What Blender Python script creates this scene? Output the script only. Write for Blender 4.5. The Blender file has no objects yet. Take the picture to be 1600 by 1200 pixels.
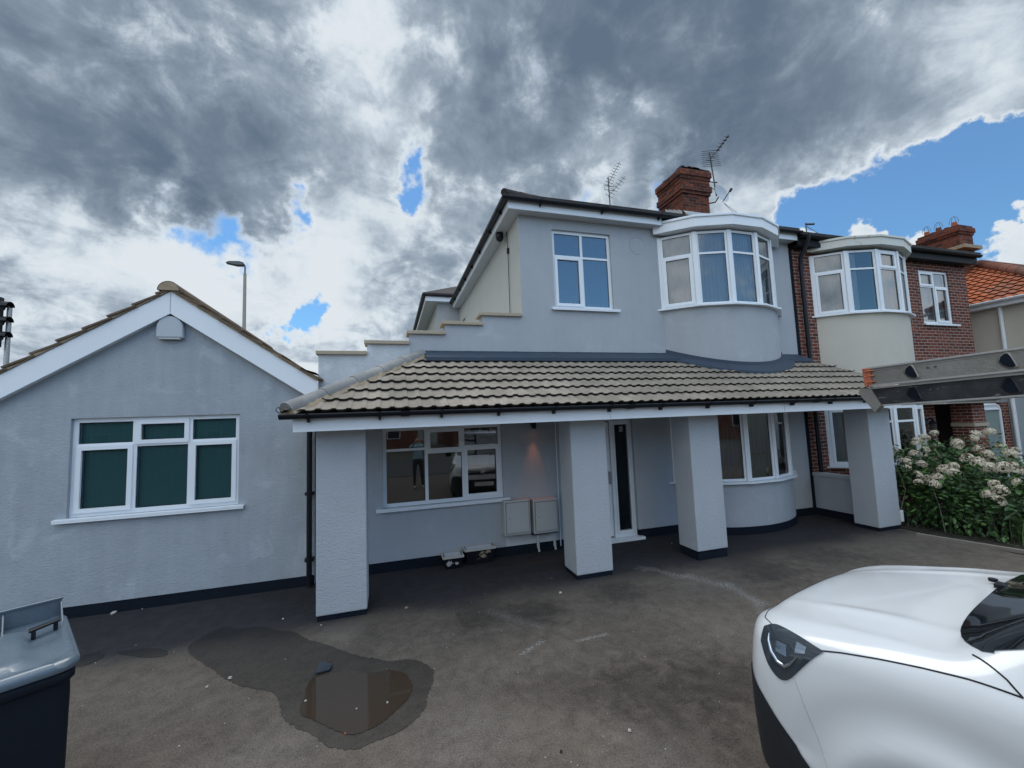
import bpy, bmesh, math, random
import numpy as np
from mathutils import Vector, Matrix
random.seed(7)
scene = bpy.context.scene
COL = scene.collection
R = math.radians

# ------------------------------------------------------------------ camera
cd = bpy.data.cameras.new('camera'); cam = bpy.data.objects.new('camera', cd); COL.objects.link(cam)
cd.sensor_width = 36; cd.lens = 650/1600*36; cd.clip_start = .05; cd.clip_end = 2000
def cam_matrix(yaw, pitch, roll, loc):
    cy, sy, cp, sp = math.cos(yaw), math.sin(yaw), math.cos(pitch), math.sin(pitch)
    f = Vector((sy*cp, cy*cp, sp)); r0 = Vector((cy, -sy, 0)); u0 = r0.cross(f)
    c, s = math.cos(roll), math.sin(roll)
    r = c*r0+s*u0; u = -s*r0+c*u0
    return Matrix(((r.x, u.x, -f.x, loc[0]), (r.y, u.y, -f.y, loc[1]), (r.z, u.z, -f.z, loc[2]), (0, 0, 0, 1)))
cam.matrix_world = cam_matrix(R(16.6), R(4.85), R(-2.2), (0, 0, 2.2))
scene.camera = cam
scene.view_settings.view_transform = 'Standard'; scene.view_settings.look = 'None'
scene.view_settings.exposure = 0; scene.view_settings.gamma = 1
scene.render.engine = 'CYCLES'

# ------------------------------------------------------------------ node helper
class NT:
    def __init__(s, tree): s.t = tree; s.n = tree.nodes; s.l = tree.links
    def new(s, kind, **kw):
        n = s.n.new(kind)
        for k, v in kw.items(): setattr(n, k, v)
        return n
    def put(s, sock, v):
        if isinstance(v, bpy.types.NodeSocket): s.l.new(v, sock)
        elif v is not None: sock.default_value = v
    def math(s, op, a, b=None, c=None, clamp=False):
        n = s.new('ShaderNodeMath', operation=op, use_clamp=clamp)
        for i, v in enumerate((a, b, c)):
            if v is not None: s.put(n.inputs[i], v)
        return n.outputs[0]
    def vmath(s, op, a, b=None, out=0):
        n = s.new('ShaderNodeVectorMath', operation=op); s.put(n.inputs[0], a)
        if b is not None: s.put(n.inputs[1], b)
        return n.outputs[out]
    def noise(s, vec, scale, detail=4, rough=.5, dist=0, w=None):
        n = s.new('ShaderNodeTexNoise'); s.put(n.inputs['Vector'], vec)
        n.inputs['Scale'].default_value = scale; n.inputs['Detail'].default_value = detail
        n.inputs['Roughness'].default_value = rough; n.inputs['Distortion'].default_value = dist
        return n.outputs['Fac']
    def ramp(s, fac, stops, interp='LINEAR'):
        n = s.new('ShaderNodeValToRGB'); s.put(n.inputs[0], fac); e = n.color_ramp.elements
        n.color_ramp.interpolation = interp
        while len(e) < len(stops): e.new(.5)
        for i, (p, c) in enumerate(stops):
            e[i].position = p; e[i].color = (c, c, c, 1) if isinstance(c, (int, float)) else (*c, 1)
        return n.outputs[0]
    def mix(s, fac, a, b, mode='MIX'):
        n = s.new('ShaderNodeMix', data_type='RGBA', blend_type=mode, clamp_factor=True)
        s.put(n.inputs[0], fac); s.put(n.inputs[6], col(a)); s.put(n.inputs[7], col(b))
        return n.outputs[2]
    def step(s, v, a, b):
        n = s.new('ShaderNodeMapRange', interpolation_type='SMOOTHSTEP'); s.put(n.inputs[0], v)
        n.inputs[1].default_value = a; n.inputs[2].default_value = b
        return n.outputs[0]
    def blob(s, vec, items, acc):      # items: (x, y, z, k, amp) on directions
        for x, y, z, k, a in items:
            d = s.vmath('DOT_PRODUCT', vec, (x, y, z), 1)
            e = s.math('EXPONENT', s.math('MULTIPLY_ADD', d, k, -k))
            acc = s.math('MULTIPLY_ADD', e, a, acc)
        return acc
def col(c):
    return (*c, 1) if isinstance(c, tuple) and len(c) == 3 else c

# ------------------------------------------------------------------ sky (clouds as a field over directions) and sun
SKY = [(-0.479,0.728,0.491,54.0,0.35,0),(-0.399,0.728,0.558,90.1,0.2,0),(-0.404,0.793,0.457,55.4,0.3,0),(-0.259,0.844,0.469,99.2,0.5,0),(-0.337,0.854,0.397,208.2,0.2,0),(-0.497,0.763,0.413,77.6,0.3,0),(-0.186,0.732,0.655,176.6,0.25,0),(-0.448,0.709,0.545,746.8,-0.2,0),(-0.377,0.759,0.53,787.4,-0.25,0),(-0.011,0.73,0.683,134.1,-0.3,0),(0.067,0.7,0.711,303.5,-0.25,0),(-0.106,0.725,0.68,906.8,-0.2,0),(-0.065,0.784,0.617,277.1,-0.2,0),(-0.178,0.784,0.595,472.8,-0.1,0),(0.305,0.684,0.662,24.1,0.4,0),(0.529,0.608,0.592,28.1,0.4,0),(0.701,0.516,0.492,55.7,0.4,0),(0.557,0.522,0.646,38.4,0.3,0),(0.202,0.798,0.567,88.5,0.2,0),(0.43,0.572,0.699,36.8,0.25,0),(0.751,0.415,0.513,100.5,0.25,0),(0.13,0.878,0.461,141.2,-0.1,0),(0.437,0.745,0.504,153.0,-0.35,0),(0.717,0.561,0.414,196.5,-0.3,0),(0.783,0.475,0.402,233.9,-0.25,0),(0.81,0.314,0.496,265.6,-0.3,0),(0.827,0.386,0.41,289.7,-0.2,0),(-0.501,0.8,0.331,280.3,-0.3,0),(-0.442,0.845,0.302,236.6,-0.35,0),(-0.365,0.882,0.298,291.3,-0.35,0),(-0.543,0.815,0.201,128.8,0.05,0),(-0.275,0.925,0.262,172.4,-0.25,0),(-0.487,0.836,0.252,55.3,-0.12,0),(-0.352,0.903,0.245,49.0,-0.15,0),(-0.059,0.924,0.377,44.1,-0.2,0),(-0.058,0.919,0.39,147.6,-0.3,0),(-0.161,0.939,0.305,221.1,-0.2,0),(0.021,0.952,0.306,236.5,0.3,0),(-0.062,0.97,0.234,196.8,-0.1,0),(0.8,0.517,0.303,211.3,-0.5,0),(0.671,0.638,0.378,245.0,-0.5,0),(0.906,0.364,0.215,436.4,-0.5,0),(0.466,0.747,0.474,150.3,-0.2,0),(-0.329,0.874,0.357,615.1,-0.62,1),(-0.369,0.865,0.339,1880.7,-0.3,1),(-0.141,0.889,0.436,1826.6,-0.4,1),(-0.172,0.893,0.415,1500.3,-0.3,1),(0.048,0.861,0.507,1369.2,-0.34,1),(0.029,0.872,0.489,2771.9,-0.2,1),(-0.225,0.904,0.362,682.2,-0.42,1),(-0.189,0.956,0.226,2797.3,-0.4,1),(-0.057,0.906,0.419,338.4,0.2,1),(-0.261,0.872,0.415,420.9,0.25,1),(0.577,0.685,0.446,361.6,-0.6,1),(0.371,0.801,0.47,567.6,-0.38,1),(0.685,0.603,0.408,724.4,-0.35,1),(0.784,0.512,0.352,214.7,-0.9,1),(0.835,0.429,0.343,257.6,-0.95,1),(0.864,0.366,0.346,302.4,-0.95,1),(0.886,0.325,0.329,338.2,-0.9,1),(0.87,0.405,0.281,272.4,-0.8,1),(0.742,0.561,0.367,437.3,-0.5,1),(0.898,0.349,0.266,315.7,-0.8,1),(0.81,0.503,0.3,602.2,1.25,1),(0.787,0.542,0.295,799.7,0.8,1),(0.839,0.47,0.274,931.2,0.9,1),(0.67,0.637,0.382,530.0,0.9,1),(0.712,0.604,0.357,953.7,0.6,1),(0.907,0.364,0.213,941.0,1.1,1),(0.512,0.722,0.466,346.2,0.3,1),(0.788,0.408,0.461,204.0,0.55,1),(0.826,0.324,0.461,195.7,0.7,1),(0.737,0.501,0.453,223.3,0.45,1),(0.817,0.293,0.496,217.2,0.5,1),(0.682,0.566,0.462,196.9,0.3,1),]
SUN_EL, SUN_AZ = 62, 345       # high and ahead, behind the clouds; azimuth measured clockwise from +Y
world = bpy.data.worlds.new('World'); scene.world = world; world.use_nodes = True
w = NT(world.node_tree)
bg = [n for n in w.n if n.type == 'BACKGROUND'][0]
sky = w.new('ShaderNodeTexSky', sky_type='NISHITA', sun_disc=False)
sky.sun_elevation = R(SUN_EL); sky.sun_rotation = R(SUN_AZ); sky.air_density = 1.2; sky.dust_density = .3; sky.ozone_density = 2.5
tc = w.new('ShaderNodeTexCoord')
d = w.vmath('NORMALIZE', tc.outputs['Generated'])
sx = w.new('ShaderNodeSeparateXYZ'); w.put(sx.inputs[0], d)
zz = w.math('ADD', w.math('MAXIMUM', sx.outputs[2], 0.0), .30)
cv = w.new('ShaderNodeCombineXYZ'); w.put(cv.inputs[0], w.math('DIVIDE', sx.outputs[0], zz)); w.put(cv.inputs[1], w.math('DIVIDE', sx.outputs[1], zz))
P = cv.outputs[0]
n1 = w.noise(P, 2.0, 10, .55, .6)
n2 = w.noise(w.vmath('ADD', P, (7.3, 2.1, 4)), 5.5, 10, .62, .7)
n3 = w.noise(d, 13, 9, .62, .25)
n4 = w.noise(w.vmath('ADD', d, (3.1, 1.7, 9)), 5, 10, .6, .5)
gaps = [b[:5] for b in SKY if b[5]]; shade = [(*b[:4], b[4]*(.62 if b[4] > 0 else .9)) for b in SKY if not b[5]]
wn_ = w.new('ShaderNodeTexNoise'); w.put(wn_.inputs['Vector'], d); wn_.inputs['Scale'].default_value = 6.5; wn_.inputs['Detail'].default_value = 7; wn_.inputs['Roughness'].default_value = .58
wv = w.new('ShaderNodeVectorMath', operation='SCALE'); w.put(wv.inputs[0], w.vmath('SUBTRACT', wn_.outputs['Color'], (.5, .5, .5))); wv.inputs[3].default_value = .30
d0 = d; d = w.vmath('NORMALIZE', w.vmath('ADD', d0, wv.outputs[0]))
C = w.blob(d, gaps, .44)
back = w.step(sx.outputs[1], .25, -.5)
C = w.blob(d, [(.425, -.84, .338, 14, -1.3), (.84, -.43, .2, 25, -.35)], C)
for n_, a_ in ((n2, .45), (n3, .95), (n4, .6)): C = w.math('MULTIPLY_ADD', w.math('SUBTRACT', n_, .5), a_, C)
S = w.blob(d, shade, .52)
for n_, a_ in ((n1, 1.25), (n2, .85), (n3, .6)): S = w.math('MULTIPLY_ADD', w.math('SUBTRACT', n_, .5), a_, S)
S = w.math('MULTIPLY_ADD', w.step(C, .50, .05), -.34, S)
S = w.math('MULTIPLY_ADD', back, -.15, S)
S = w.math('MULTIPLY_ADD', S, .88, -.02)
S = w.math('MULTIPLY_ADD', w.math('SUBTRACT', w.noise(d, 3.2, 10, .6, .8), .5), .35, S)
cloud = w.ramp(S, [(0.0, (.74, .80, .85)), (.16, (.68, .75, .81)), (.30, (.52, .60, .68)), (.44, (.35, .42, .50)), (.58, (.245, .31, .385)), (.80, (.165, .218, .29)), (1.0, (.122, .168, .238))])
mask = w.step(C, -.10, .26)
skyc = w.vmath('ADD', w.vmath('MULTIPLY', sky.outputs[0], (.050, .088, .116)), (.05, .065, .072))
allc = w.mix(mask, skyc, cloud)
gain = w.math('MULTIPLY_ADD', back, 1.12, 1.0)
gain = w.math('MULTIPLY_ADD', w.step(sx.outputs[2], .74, .98), 1.6, gain)
g = w.new('ShaderNodeVectorMath', operation='SCALE'); w.put(g.inputs[0], allc); w.put(g.inputs[3], gain)
w.put(bg.inputs[0], g.outputs[0]); bg.inputs[1].default_value = 1.0
world.cycles.sampling_method = 'MANUAL'; world.cycles.sample_map_resolution = 1024

sl = bpy.data.lights.new('sun', 'SUN'); sl.energy = 1.4; sl.angle = R(35); sl.color = (1, .96, .9)
so = bpy.data.objects.new('sun', sl); COL.objects.link(so); so.location = (0, -10, 30)
az, el = R(SUN_AZ), R(SUN_EL)
so.rotation_euler = Vector((math.sin(az)*math.cos(el), math.cos(az)*math.cos(el), math.sin(el))).to_track_quat('Z', 'Y').to_euler()

# ------------------------------------------------------------------ materials
def mat(name, base=(.5, .5, .5), rough=.6, metal=0, spec=.5, build=None):
    m = bpy.data.materials.new(name); m.use_nodes = True; t = NT(m.node_tree)
    b = m.node_tree.nodes['Principled BSDF']
    b.inputs['Base Color'].default_value = (*base, 1); b.inputs['Roughness'].default_value = rough
    b.inputs['Metallic'].default_value = metal; b.inputs['Specular IOR Level'].default_value = spec
    if build: build(t, b)
    return m
def pos(t): return t.new('ShaderNodeNewGeometry').outputs['Position']
def bump(t, b, h, strength, dist=.01):
    n = t.new('ShaderNodeBump'); n.inputs['Strength'].default_value = strength; n.inputs['Distance'].default_value = dist
    t.put(n.inputs['Height'], h); t.put(b.inputs['Normal'], n.outputs[0])
def vary(c, amt, scale=3, bs=60, bst=.0, detail=5, rough=None):
    """colour with large soft mottling and fine grain"""
    def f(t, b):
        p = pos(t); a = t.noise(p, scale, detail, .6); g = t.noise(p, bs, 3, .6)
        k = t.math('MULTIPLY_ADD', t.math('SUBTRACT', a, .5), amt*2, 1); k = t.math('MULTIPLY_ADD', t.math('SUBTRACT', g, .5), amt, k)
        v = t.new('ShaderNodeVectorMath', operation='SCALE'); v.inputs[0].default_value = c; t.put(v.inputs[3], k)
        t.put(b.inputs['Base Color'], v.outputs[0])
        if bst: bump(t, b, g, bst, .004)
        if rough: t.put(b.inputs['Roughness'], t.math('MULTIPLY_ADD', a, rough[1]-rough[0], rough[0]))
    return f
def stucco(c, stain=.10, bst=.9):
    def f(t, b):
        p = pos(t)
        m = t.new('ShaderNodeMapping'); m.inputs['Scale'].default_value = (1, 1, 1.8); t.put(m.inputs[0], p)
        q = m.outputs[0]
        f1 = t.noise(q, 26, 4, .6, .8); f2 = t.noise(q, 75, 3, .55)
        h = t.math('MULTIPLY_ADD', f2, .45, f1)
        big = t.noise(p, .9, 5, .6); mid = t.noise(p, 4.5, 5, .65, .4)
        mv = t.new('ShaderNodeMapping'); mv.inputs['Scale'].default_value = (5, 5, .5); t.put(mv.inputs[0], p)
        drip = t.noise(mv.outputs[0], 1.3, 5, .6)
        patch = t.step(t.noise(p, 2.2, 5, .55, .8), .57, .72)
        k = t.math('MULTIPLY_ADD', t.math('SUBTRACT', big, .5), stain*1.6, 1)
        k = t.math('MULTIPLY_ADD', t.math('SUBTRACT', mid, .5), stain*.9, k)
        k = t.math('MULTIPLY_ADD', t.math('SUBTRACT', drip, .5), stain*1.3, k)
        k = t.math('MULTIPLY_ADD', patch, stain*.8, k)
        k = t.math('MULTIPLY_ADD', t.math('SUBTRACT', f1, .5), .07, k)
        v = t.new('ShaderNodeVectorMath', operation='SCALE'); v.inputs[0].default_value = c; t.put(v.inputs[3], k)
        t.put(b.inputs['Base Color'], v.outputs[0])
        bump(t, b, h, bst, .012)
    return f
def brickwork(c1, c2, mortar, dark=.5):
    def f(t, b):
        uv = t.new('ShaderNodeUVMap').outputs[0]
        n = t.new('ShaderNodeTexBrick'); t.put(n.inputs['Vector'], uv)
        n.offset = .5; n.inputs['Scale'].default_value = 1
        n.inputs['Brick Width'].default_value = .225; n.inputs['Row Height'].default_value = .075
        n.inputs['Mortar Size'].default_value = .0075; n.inputs['Mortar Smooth'].default_value = .25
        n.inputs['Color1'].default_value = (*c1, 1); n.inputs['Color2'].default_value = (*c2, 1); n.inputs['Mortar'].default_value = (*mortar, 1)
        a = t.noise(uv, 9, 4, .6); g = t.noise(uv, 90, 3, .6)
        k = t.math('ADD', t.math('MULTIPLY_ADD', a, 1.1*dark, 1-.55*dark), t.math('MULTIPLY', t.math('SUBTRACT', g, .5), .5))
        v = t.new('ShaderNodeVectorMath', operation='SCALE'); t.put(v.inputs[0], n.outputs[0]); t.put(v.inputs[3], k)
        t.put(b.inputs['Base Color'], v.outputs[0])
        bump(t, b, t.math('MULTIPLY_ADD', n.outputs['Fac'], -1.0, t.math('MULTIPLY', g, .35)), .8, .008)
    return f
def glassm(name, ior=1.9, tint=(.75, .8, .82)):
    m = bpy.data.materials.new(name); m.use_nodes = True; t = NT(m.node_tree); t.n.clear()
    o = t.new('ShaderNodeOutputMaterial'); mx = t.new('ShaderNodeMixShader'); fr = t.new('ShaderNodeFresnel'); fr.inputs[0].default_value = ior
    gl = t.new('ShaderNodeBsdfGlossy'); gl.inputs['Roughness'].default_value = .015
    tr = t.new('ShaderNodeBsdfTransparent'); tr.inputs[0].default_value = (*tint, 1)
    bn = t.new('ShaderNodeBump'); bn.inputs['Strength'].default_value = .04; bn.inputs['Distance'].default_value = .02
    t.put(bn.inputs['Height'], t.noise(pos(t), 1.6, 1, .4)); t.put(gl.inputs['Normal'], bn.outputs[0])
    t.put(mx.inputs[0], fr.outputs[0]); t.put(mx.inputs[1], tr.outputs[0]); t.put(mx.inputs[2], gl.outputs[0]); t.put(o.inputs[0], mx.outputs[0])
    return m
M = {}
M['wall'] = mat('grey_masonry_paint', rough=.85, spec=.3, build=stucco((.385, .41, .44), .10, .55))
M['wall_stained'] = mat('stained_grey_masonry_paint', rough=.85, spec=.3, build=stucco((.35, .385, .42), .22, .65))
M['parapet'] = mat('pale_patchy_render', rough=.85, spec=.3, build=stucco((.54, .57, .60), .24))
M['pillar'] = mat('textured_pillar_paint', rough=.8, spec=.3, build=stucco((.42, .45, .485), .07, .9))
M['cream'] = mat('cream_pebbledash', rough=.95, spec=.2, build=vary((.50, .50, .46), .10, 2, 45, .9))
M['ncream'] = mat('weathered_cream_render', rough=.9, spec=.2, build=vary((.56, .53, .46), .12, 1.2, 40, .3))
M['plinth'] = mat('black_bitumen_paint', rough=.85, spec=.15, build=vary((.008, .012, .020), .5, 3, 50, .5))
M['upvc'] = mat('white_plastic_frame', (.76, .80, .84), .32, build=vary((.76, .80, .84), .035, 2))
M['soffit'] = mat('grey_white_soffit', rough=.5, build=vary((.46, .48, .50), .06, 2))
M['upvc_old'] = mat('aged_painted_board', rough=.6, build=None)
def oldboard(t, b):
    p = pos(t); r = t.step(t.noise(p, 6, 6, .65, .5), .58, .7)
    t.put(b.inputs['Base Color'], t.mix(r, (.60, .60, .55), (.33, .20, .12))); bump(t, b, t.noise(p, 30, 4), .3, .004)
oldboard(NT(M['upvc_old'].node_tree), M['upvc_old'].node_tree.nodes['Principled BSDF'])
M['black'] = mat('black_plastic', rough=.4, spec=.3, build=vary((.008, .010, .014), .3, 3))
M['darktrim'] = mat('dark_gutter_board', rough=.6, spec=.2, build=vary((.010, .010, .011), .4, 3))
M['brick'] = mat('red_brick', rough=.9, spec=.2, build=brickwork((.20, .058, .038), (.10, .034, .028), (.36, .32, .275)))
M['stackbrick'] = mat('sooty_red_brick', rough=.95, spec=.15, build=brickwork((.21, .06, .036), (.055, .024, .02), (.13, .10, .085), 1.3))
def tilef(c1, c2):
    def f(t, b):
        p = pos(t)
        a = t.noise(p, 5, 6, .65); g = t.noise(p, 70, 4, .6); big = t.noise(p, .8, 3, .5)
        c = t.mix(t.step(a, .3, .7), c1, c2)
        sn = t.vmath('SNAP', p, (.30, .245, 50)); wn = t.new('ShaderNodeTexWhiteNoise', noise_dimensions='3D'); t.put(wn.inputs[0], sn)
        c = t.mix(t.math('MULTIPLY', wn.outputs[0], .5), c, tuple(x*.55 for x in c2))
        c = t.mix(t.math('MULTIPLY', t.step(g, .55, .75), .45), c, (.10, .085, .07))
        c = t.mix(t.math('MULTIPLY', t.step(big, .5, .7), .35), c, (.14, .125, .11))
        t.put(b.inputs['Base Color'], c); bump(t, b, g, .5, .004)
    return f
M['tile'] = mat('weathered_concrete_tile', rough=.9, spec=.2, build=tilef((.355, .307, .252), (.265, .23, .19)))
M['tile_edge'] = mat('grimy_shaded_tile_edge', rough=.95, spec=.1, build=vary((.045, .038, .032), .4, 9))  # dirt on the tile fronts, with the shade under each course painted in
M['tile_brown'] = mat('brown_concrete_tile', rough=.9, spec=.2, build=tilef((.22, .155, .10), (.15, .11, .08)))
M['tile_dark'] = mat('dark_slate_tile', rough=.8, spec=.2, build=tilef((.07, .06, .055), (.045, .04, .04)))
M['tile_orange'] = mat('orange_clay_tile', rough=.85, spec=.2, build=tilef((.50, .14, .055), (.36, .10, .045)))
M['tile_ridge'] = mat('dull_red_ridge_tile', rough=.85, spec=.2, build=tilef((.22, .08, .055), (.16, .07, .05)))
M['hip'] = mat('grey_hip_tile', rough=.85, spec=.3, build=tilef((.32, .31, .29), (.24, .24, .235)))
M['mortar'] = mat('sandy_mortar', rough=.95, spec=.1, build=vary((.33, .26, .18), .3, 12, 60, .8))
M['coping'] = mat('sandstone_coping', rough=.9, spec=.2, build=vary((.40, .34, .26), .15, 5, 50, .4))
M['lead'] = mat('lead_flashing', rough=.6, metal=0, spec=.3, build=vary((.034, .052, .078), .2, 3, 30, .3))
M['glass'] = glassm('window_glass', 2.3)
M['glass_blue'] = glassm('front_window_glass', 3.0)
M['glass_low'] = glassm('porch_window_glass', 2.5)
M['glass_dull'] = glassm('dull_window_glass', 1.35, (.8, .85, .85))
M['room'] = mat('dim_room', (.05, .055, .06), .9)
M['blind_teal'] = mat('teal_vertical_blind', rough=.8, build=vary((.06, .165, .17), .1, 4))
M['net'] = mat('pale_net_curtain', rough=.9, build=vary((.20, .28, .38), .2, 7))
M['blind_grey'] = mat('grey_vertical_blind', rough=.8, build=vary((.70, .72, .75), .08, 4))
M['blind_dark'] = mat('dark_vertical_blind', rough=.8, build=vary((.17, .19, .21), .08, 4))
M['white_curtain'] = mat('white_curtain', rough=.9, build=vary((.66, .68, .70), .08, 4))
M['metal'] = mat('dull_aluminium', rough=.4, metal=.9, build=vary((.42, .41, .40), .15, 6, 60, .2, rough=(.3, .6)))
M['steel_dark'] = mat('dark_galvanised_steel', rough=.5, metal=.6, build=vary((.10, .105, .11), .2, 6))
M['meter'] = mat('grey_meter_box_plastic', rough=.45, build=vary((.44, .46, .46), .06, 3, 60, .1))
M['meter_gap'] = mat('meter_box_gap', (.10, .11, .12), .7)
M['pipe_white'] = mat('grubby_white_pipe', rough=.5, build=vary((.45, .46, .47), .2, 8))
M['alarm'] = mat('grey_alarm_cover', rough=.4, build=vary((.42, .46, .50), .05, 3))
M['soil'] = mat('damp_soil', rough=.95, build=vary((.028, .021, .015), .5, 4, 40, 1))
M['timber'] = mat('weathered_timber_edging', rough=.9, build=vary((.22, .20, .17), .25, 6, 50, .5))

def asphalt(name, mul=1.0, rough=.9, spec=.25):
    def f(t, b):
        p = pos(t)
        fine = t.noise(p, 150, 3, .7); fine2 = t.noise(p, 64, 5, .78); mid = t.noise(p, 7, 6, .68, .5); big = t.noise(p, 1.1, 6, .6, .4)
        k = t.math('MULTIPLY_ADD', t.math('SUBTRACT', big, .5), .8, 1)
        k = t.math('MULTIPLY_ADD', t.math('SUBTRACT', mid, .5), 1.25, k)
        k = t.math('MULTIPLY_ADD', t.math('SUBTRACT', fine2, .5), 2.1, k)
        k = t.math('MULTIPLY_ADD', t.math('SUBTRACT', fine, .5), 2.6, k)
        worn = t.step(t.noise(p, 17, 6, .72, .4), .50, .66)
        k = t.math('MULTIPLY_ADD', worn, -.16, k)
        s = t.new('ShaderNodeSeparateXYZ'); t.put(s.inputs[0], p)
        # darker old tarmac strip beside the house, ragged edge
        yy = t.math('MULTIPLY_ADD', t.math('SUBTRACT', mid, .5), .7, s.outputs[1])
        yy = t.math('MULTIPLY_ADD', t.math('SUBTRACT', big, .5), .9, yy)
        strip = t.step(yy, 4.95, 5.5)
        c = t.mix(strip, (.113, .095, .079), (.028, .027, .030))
        # worn dark and pale patches (x, y, radius, amount)
        for x, y, r, a in PATCH:
            dv = t.vmath('DISTANCE', p, (x, y, 0), 1)
            dv = t.math('MULTIPLY_ADD', t.math('SUBTRACT', mid, .5), r*1.0, dv)
            e = t.step(dv, r*1.25, r*.25)
            c = t.mix(t.math('MULTIPLY', e, abs(a)), c, (.028, .024, .022) if a < 0 else (.19, .17, .15))
        # pale cement dragged across the tarmac, broken by grain
        for ax, ay, bx, by, wd, am in SMEAR:
            L2 = (bx-ax)**2+(by-ay)**2; rel = t.vmath('SUBTRACT', p, (ax, ay, 0))
            tt = t.math('DIVIDE', t.vmath('DOT_PRODUCT', rel, (bx-ax, by-ay, 0), 1), L2, clamp=True)
            on = t.new('ShaderNodeVectorMath', operation='SCALE'); on.inputs[0].default_value = (bx-ax, by-ay, 0); t.put(on.inputs[3], tt)
            dv = t.vmath('DISTANCE', rel, on.outputs[0], 1); dv = t.math('MULTIPLY_ADD', t.math('SUBTRACT', mid, .5), wd*5, dv)
            e = t.math('MULTIPLY', t.step(dv, wd*1.2, 0), t.step(fine2, .47, .60)); c = t.mix(t.math('MULTIPLY', e, am), c, (.36, .35, .34))
        v = t.new('ShaderNodeVectorMath', operation='SCALE'); t.put(v.inputs[0], c)
        t.put(v.inputs[3], t.math('MULTIPLY', k, mul))
        c = v.outputs[0]
        grit = t.step(t.noise(p, 33, 2, .5), .765, .80)
        c = t.mix(t.math('MULTIPLY', grit, .35), c, (.25, .24, .22))
        t.put(b.inputs['Base Color'], c)
        bump(t, b, t.math('MULTIPLY_ADD', fine, .5, fine2), .7 if rough > .6 else .25, .006)
    return mat(name, rough=rough, spec=spec, build=f)
SMEAR = [(3.45, 5.45, 3.8, 4.95, .10, .5), (3.8, 4.95, 4.08, 4.5, .13, .8), (4.08, 4.5, 4.05, 4.0, .10, .7), (4.05, 4.1, 3.85, 3.75, .07, .5), (1.15, 3.93, 1.42, 4.08, .035, .8), (1.75, 3.97, 2.08, 3.98, .03, 1), (1.1, 4.9, 1.5, 4.35, .08, .35)]
PATCH = [(.97, 4.87, .45, -.6), (1.6, 4.71, .4, -.65), (2.7, 4.85, .45, -.5), (4.9, 4.75, .65, -.6), (6.2, 4.9, .6, -.4), (1.4, 3.3, .45, -.4), (1.95, 3.1, .5, -.5),
         (2.6, 3.0, .5, -.55), (1.9, 2.6, .5, -.4), (2.3, 3.9, .6, -.15), (.5, 3.0, .5, .22), (-.9, 3.2, .5, .2), (1.6, 2.4, .45, .2), (-1.9, 4.5, .35, .15), (-.5, 5.0, .3, .2), (3.7, 4.6, .3, .2), (-1.2, 5.1, .3, -.2), (3.4, 3.6, .5, .12)]
M['asphalt'] = asphalt('worn_tarmac')
M['asphalt_damp'] = asphalt('damp_tarmac', .36, .6, .35)
M['road'] = mat('road_surface', rough=.9, build=vary((.06, .06, .06), .2, 2, 80, .3))
M['earth'] = mat('far_ground', rough=.95, build=vary((.07, .075, .055), .3, .5))
M['scuff'] = mat('pale_cement_smear', rough=.9, build=vary((.27, .265, .26), .3, 9, 60))
M['water'] = mat('murky_puddle_water', (.045, .033, .024), .03, spec=.5)
M['paper'] = mat('scrap_of_paper', rough=.8, build=vary((.44, .42, .38), .2, 20))
M['slate'] = mat('broken_slate', rough=.5, build=vary((.022, .032, .048), .3, 15, 60, .4))

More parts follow.
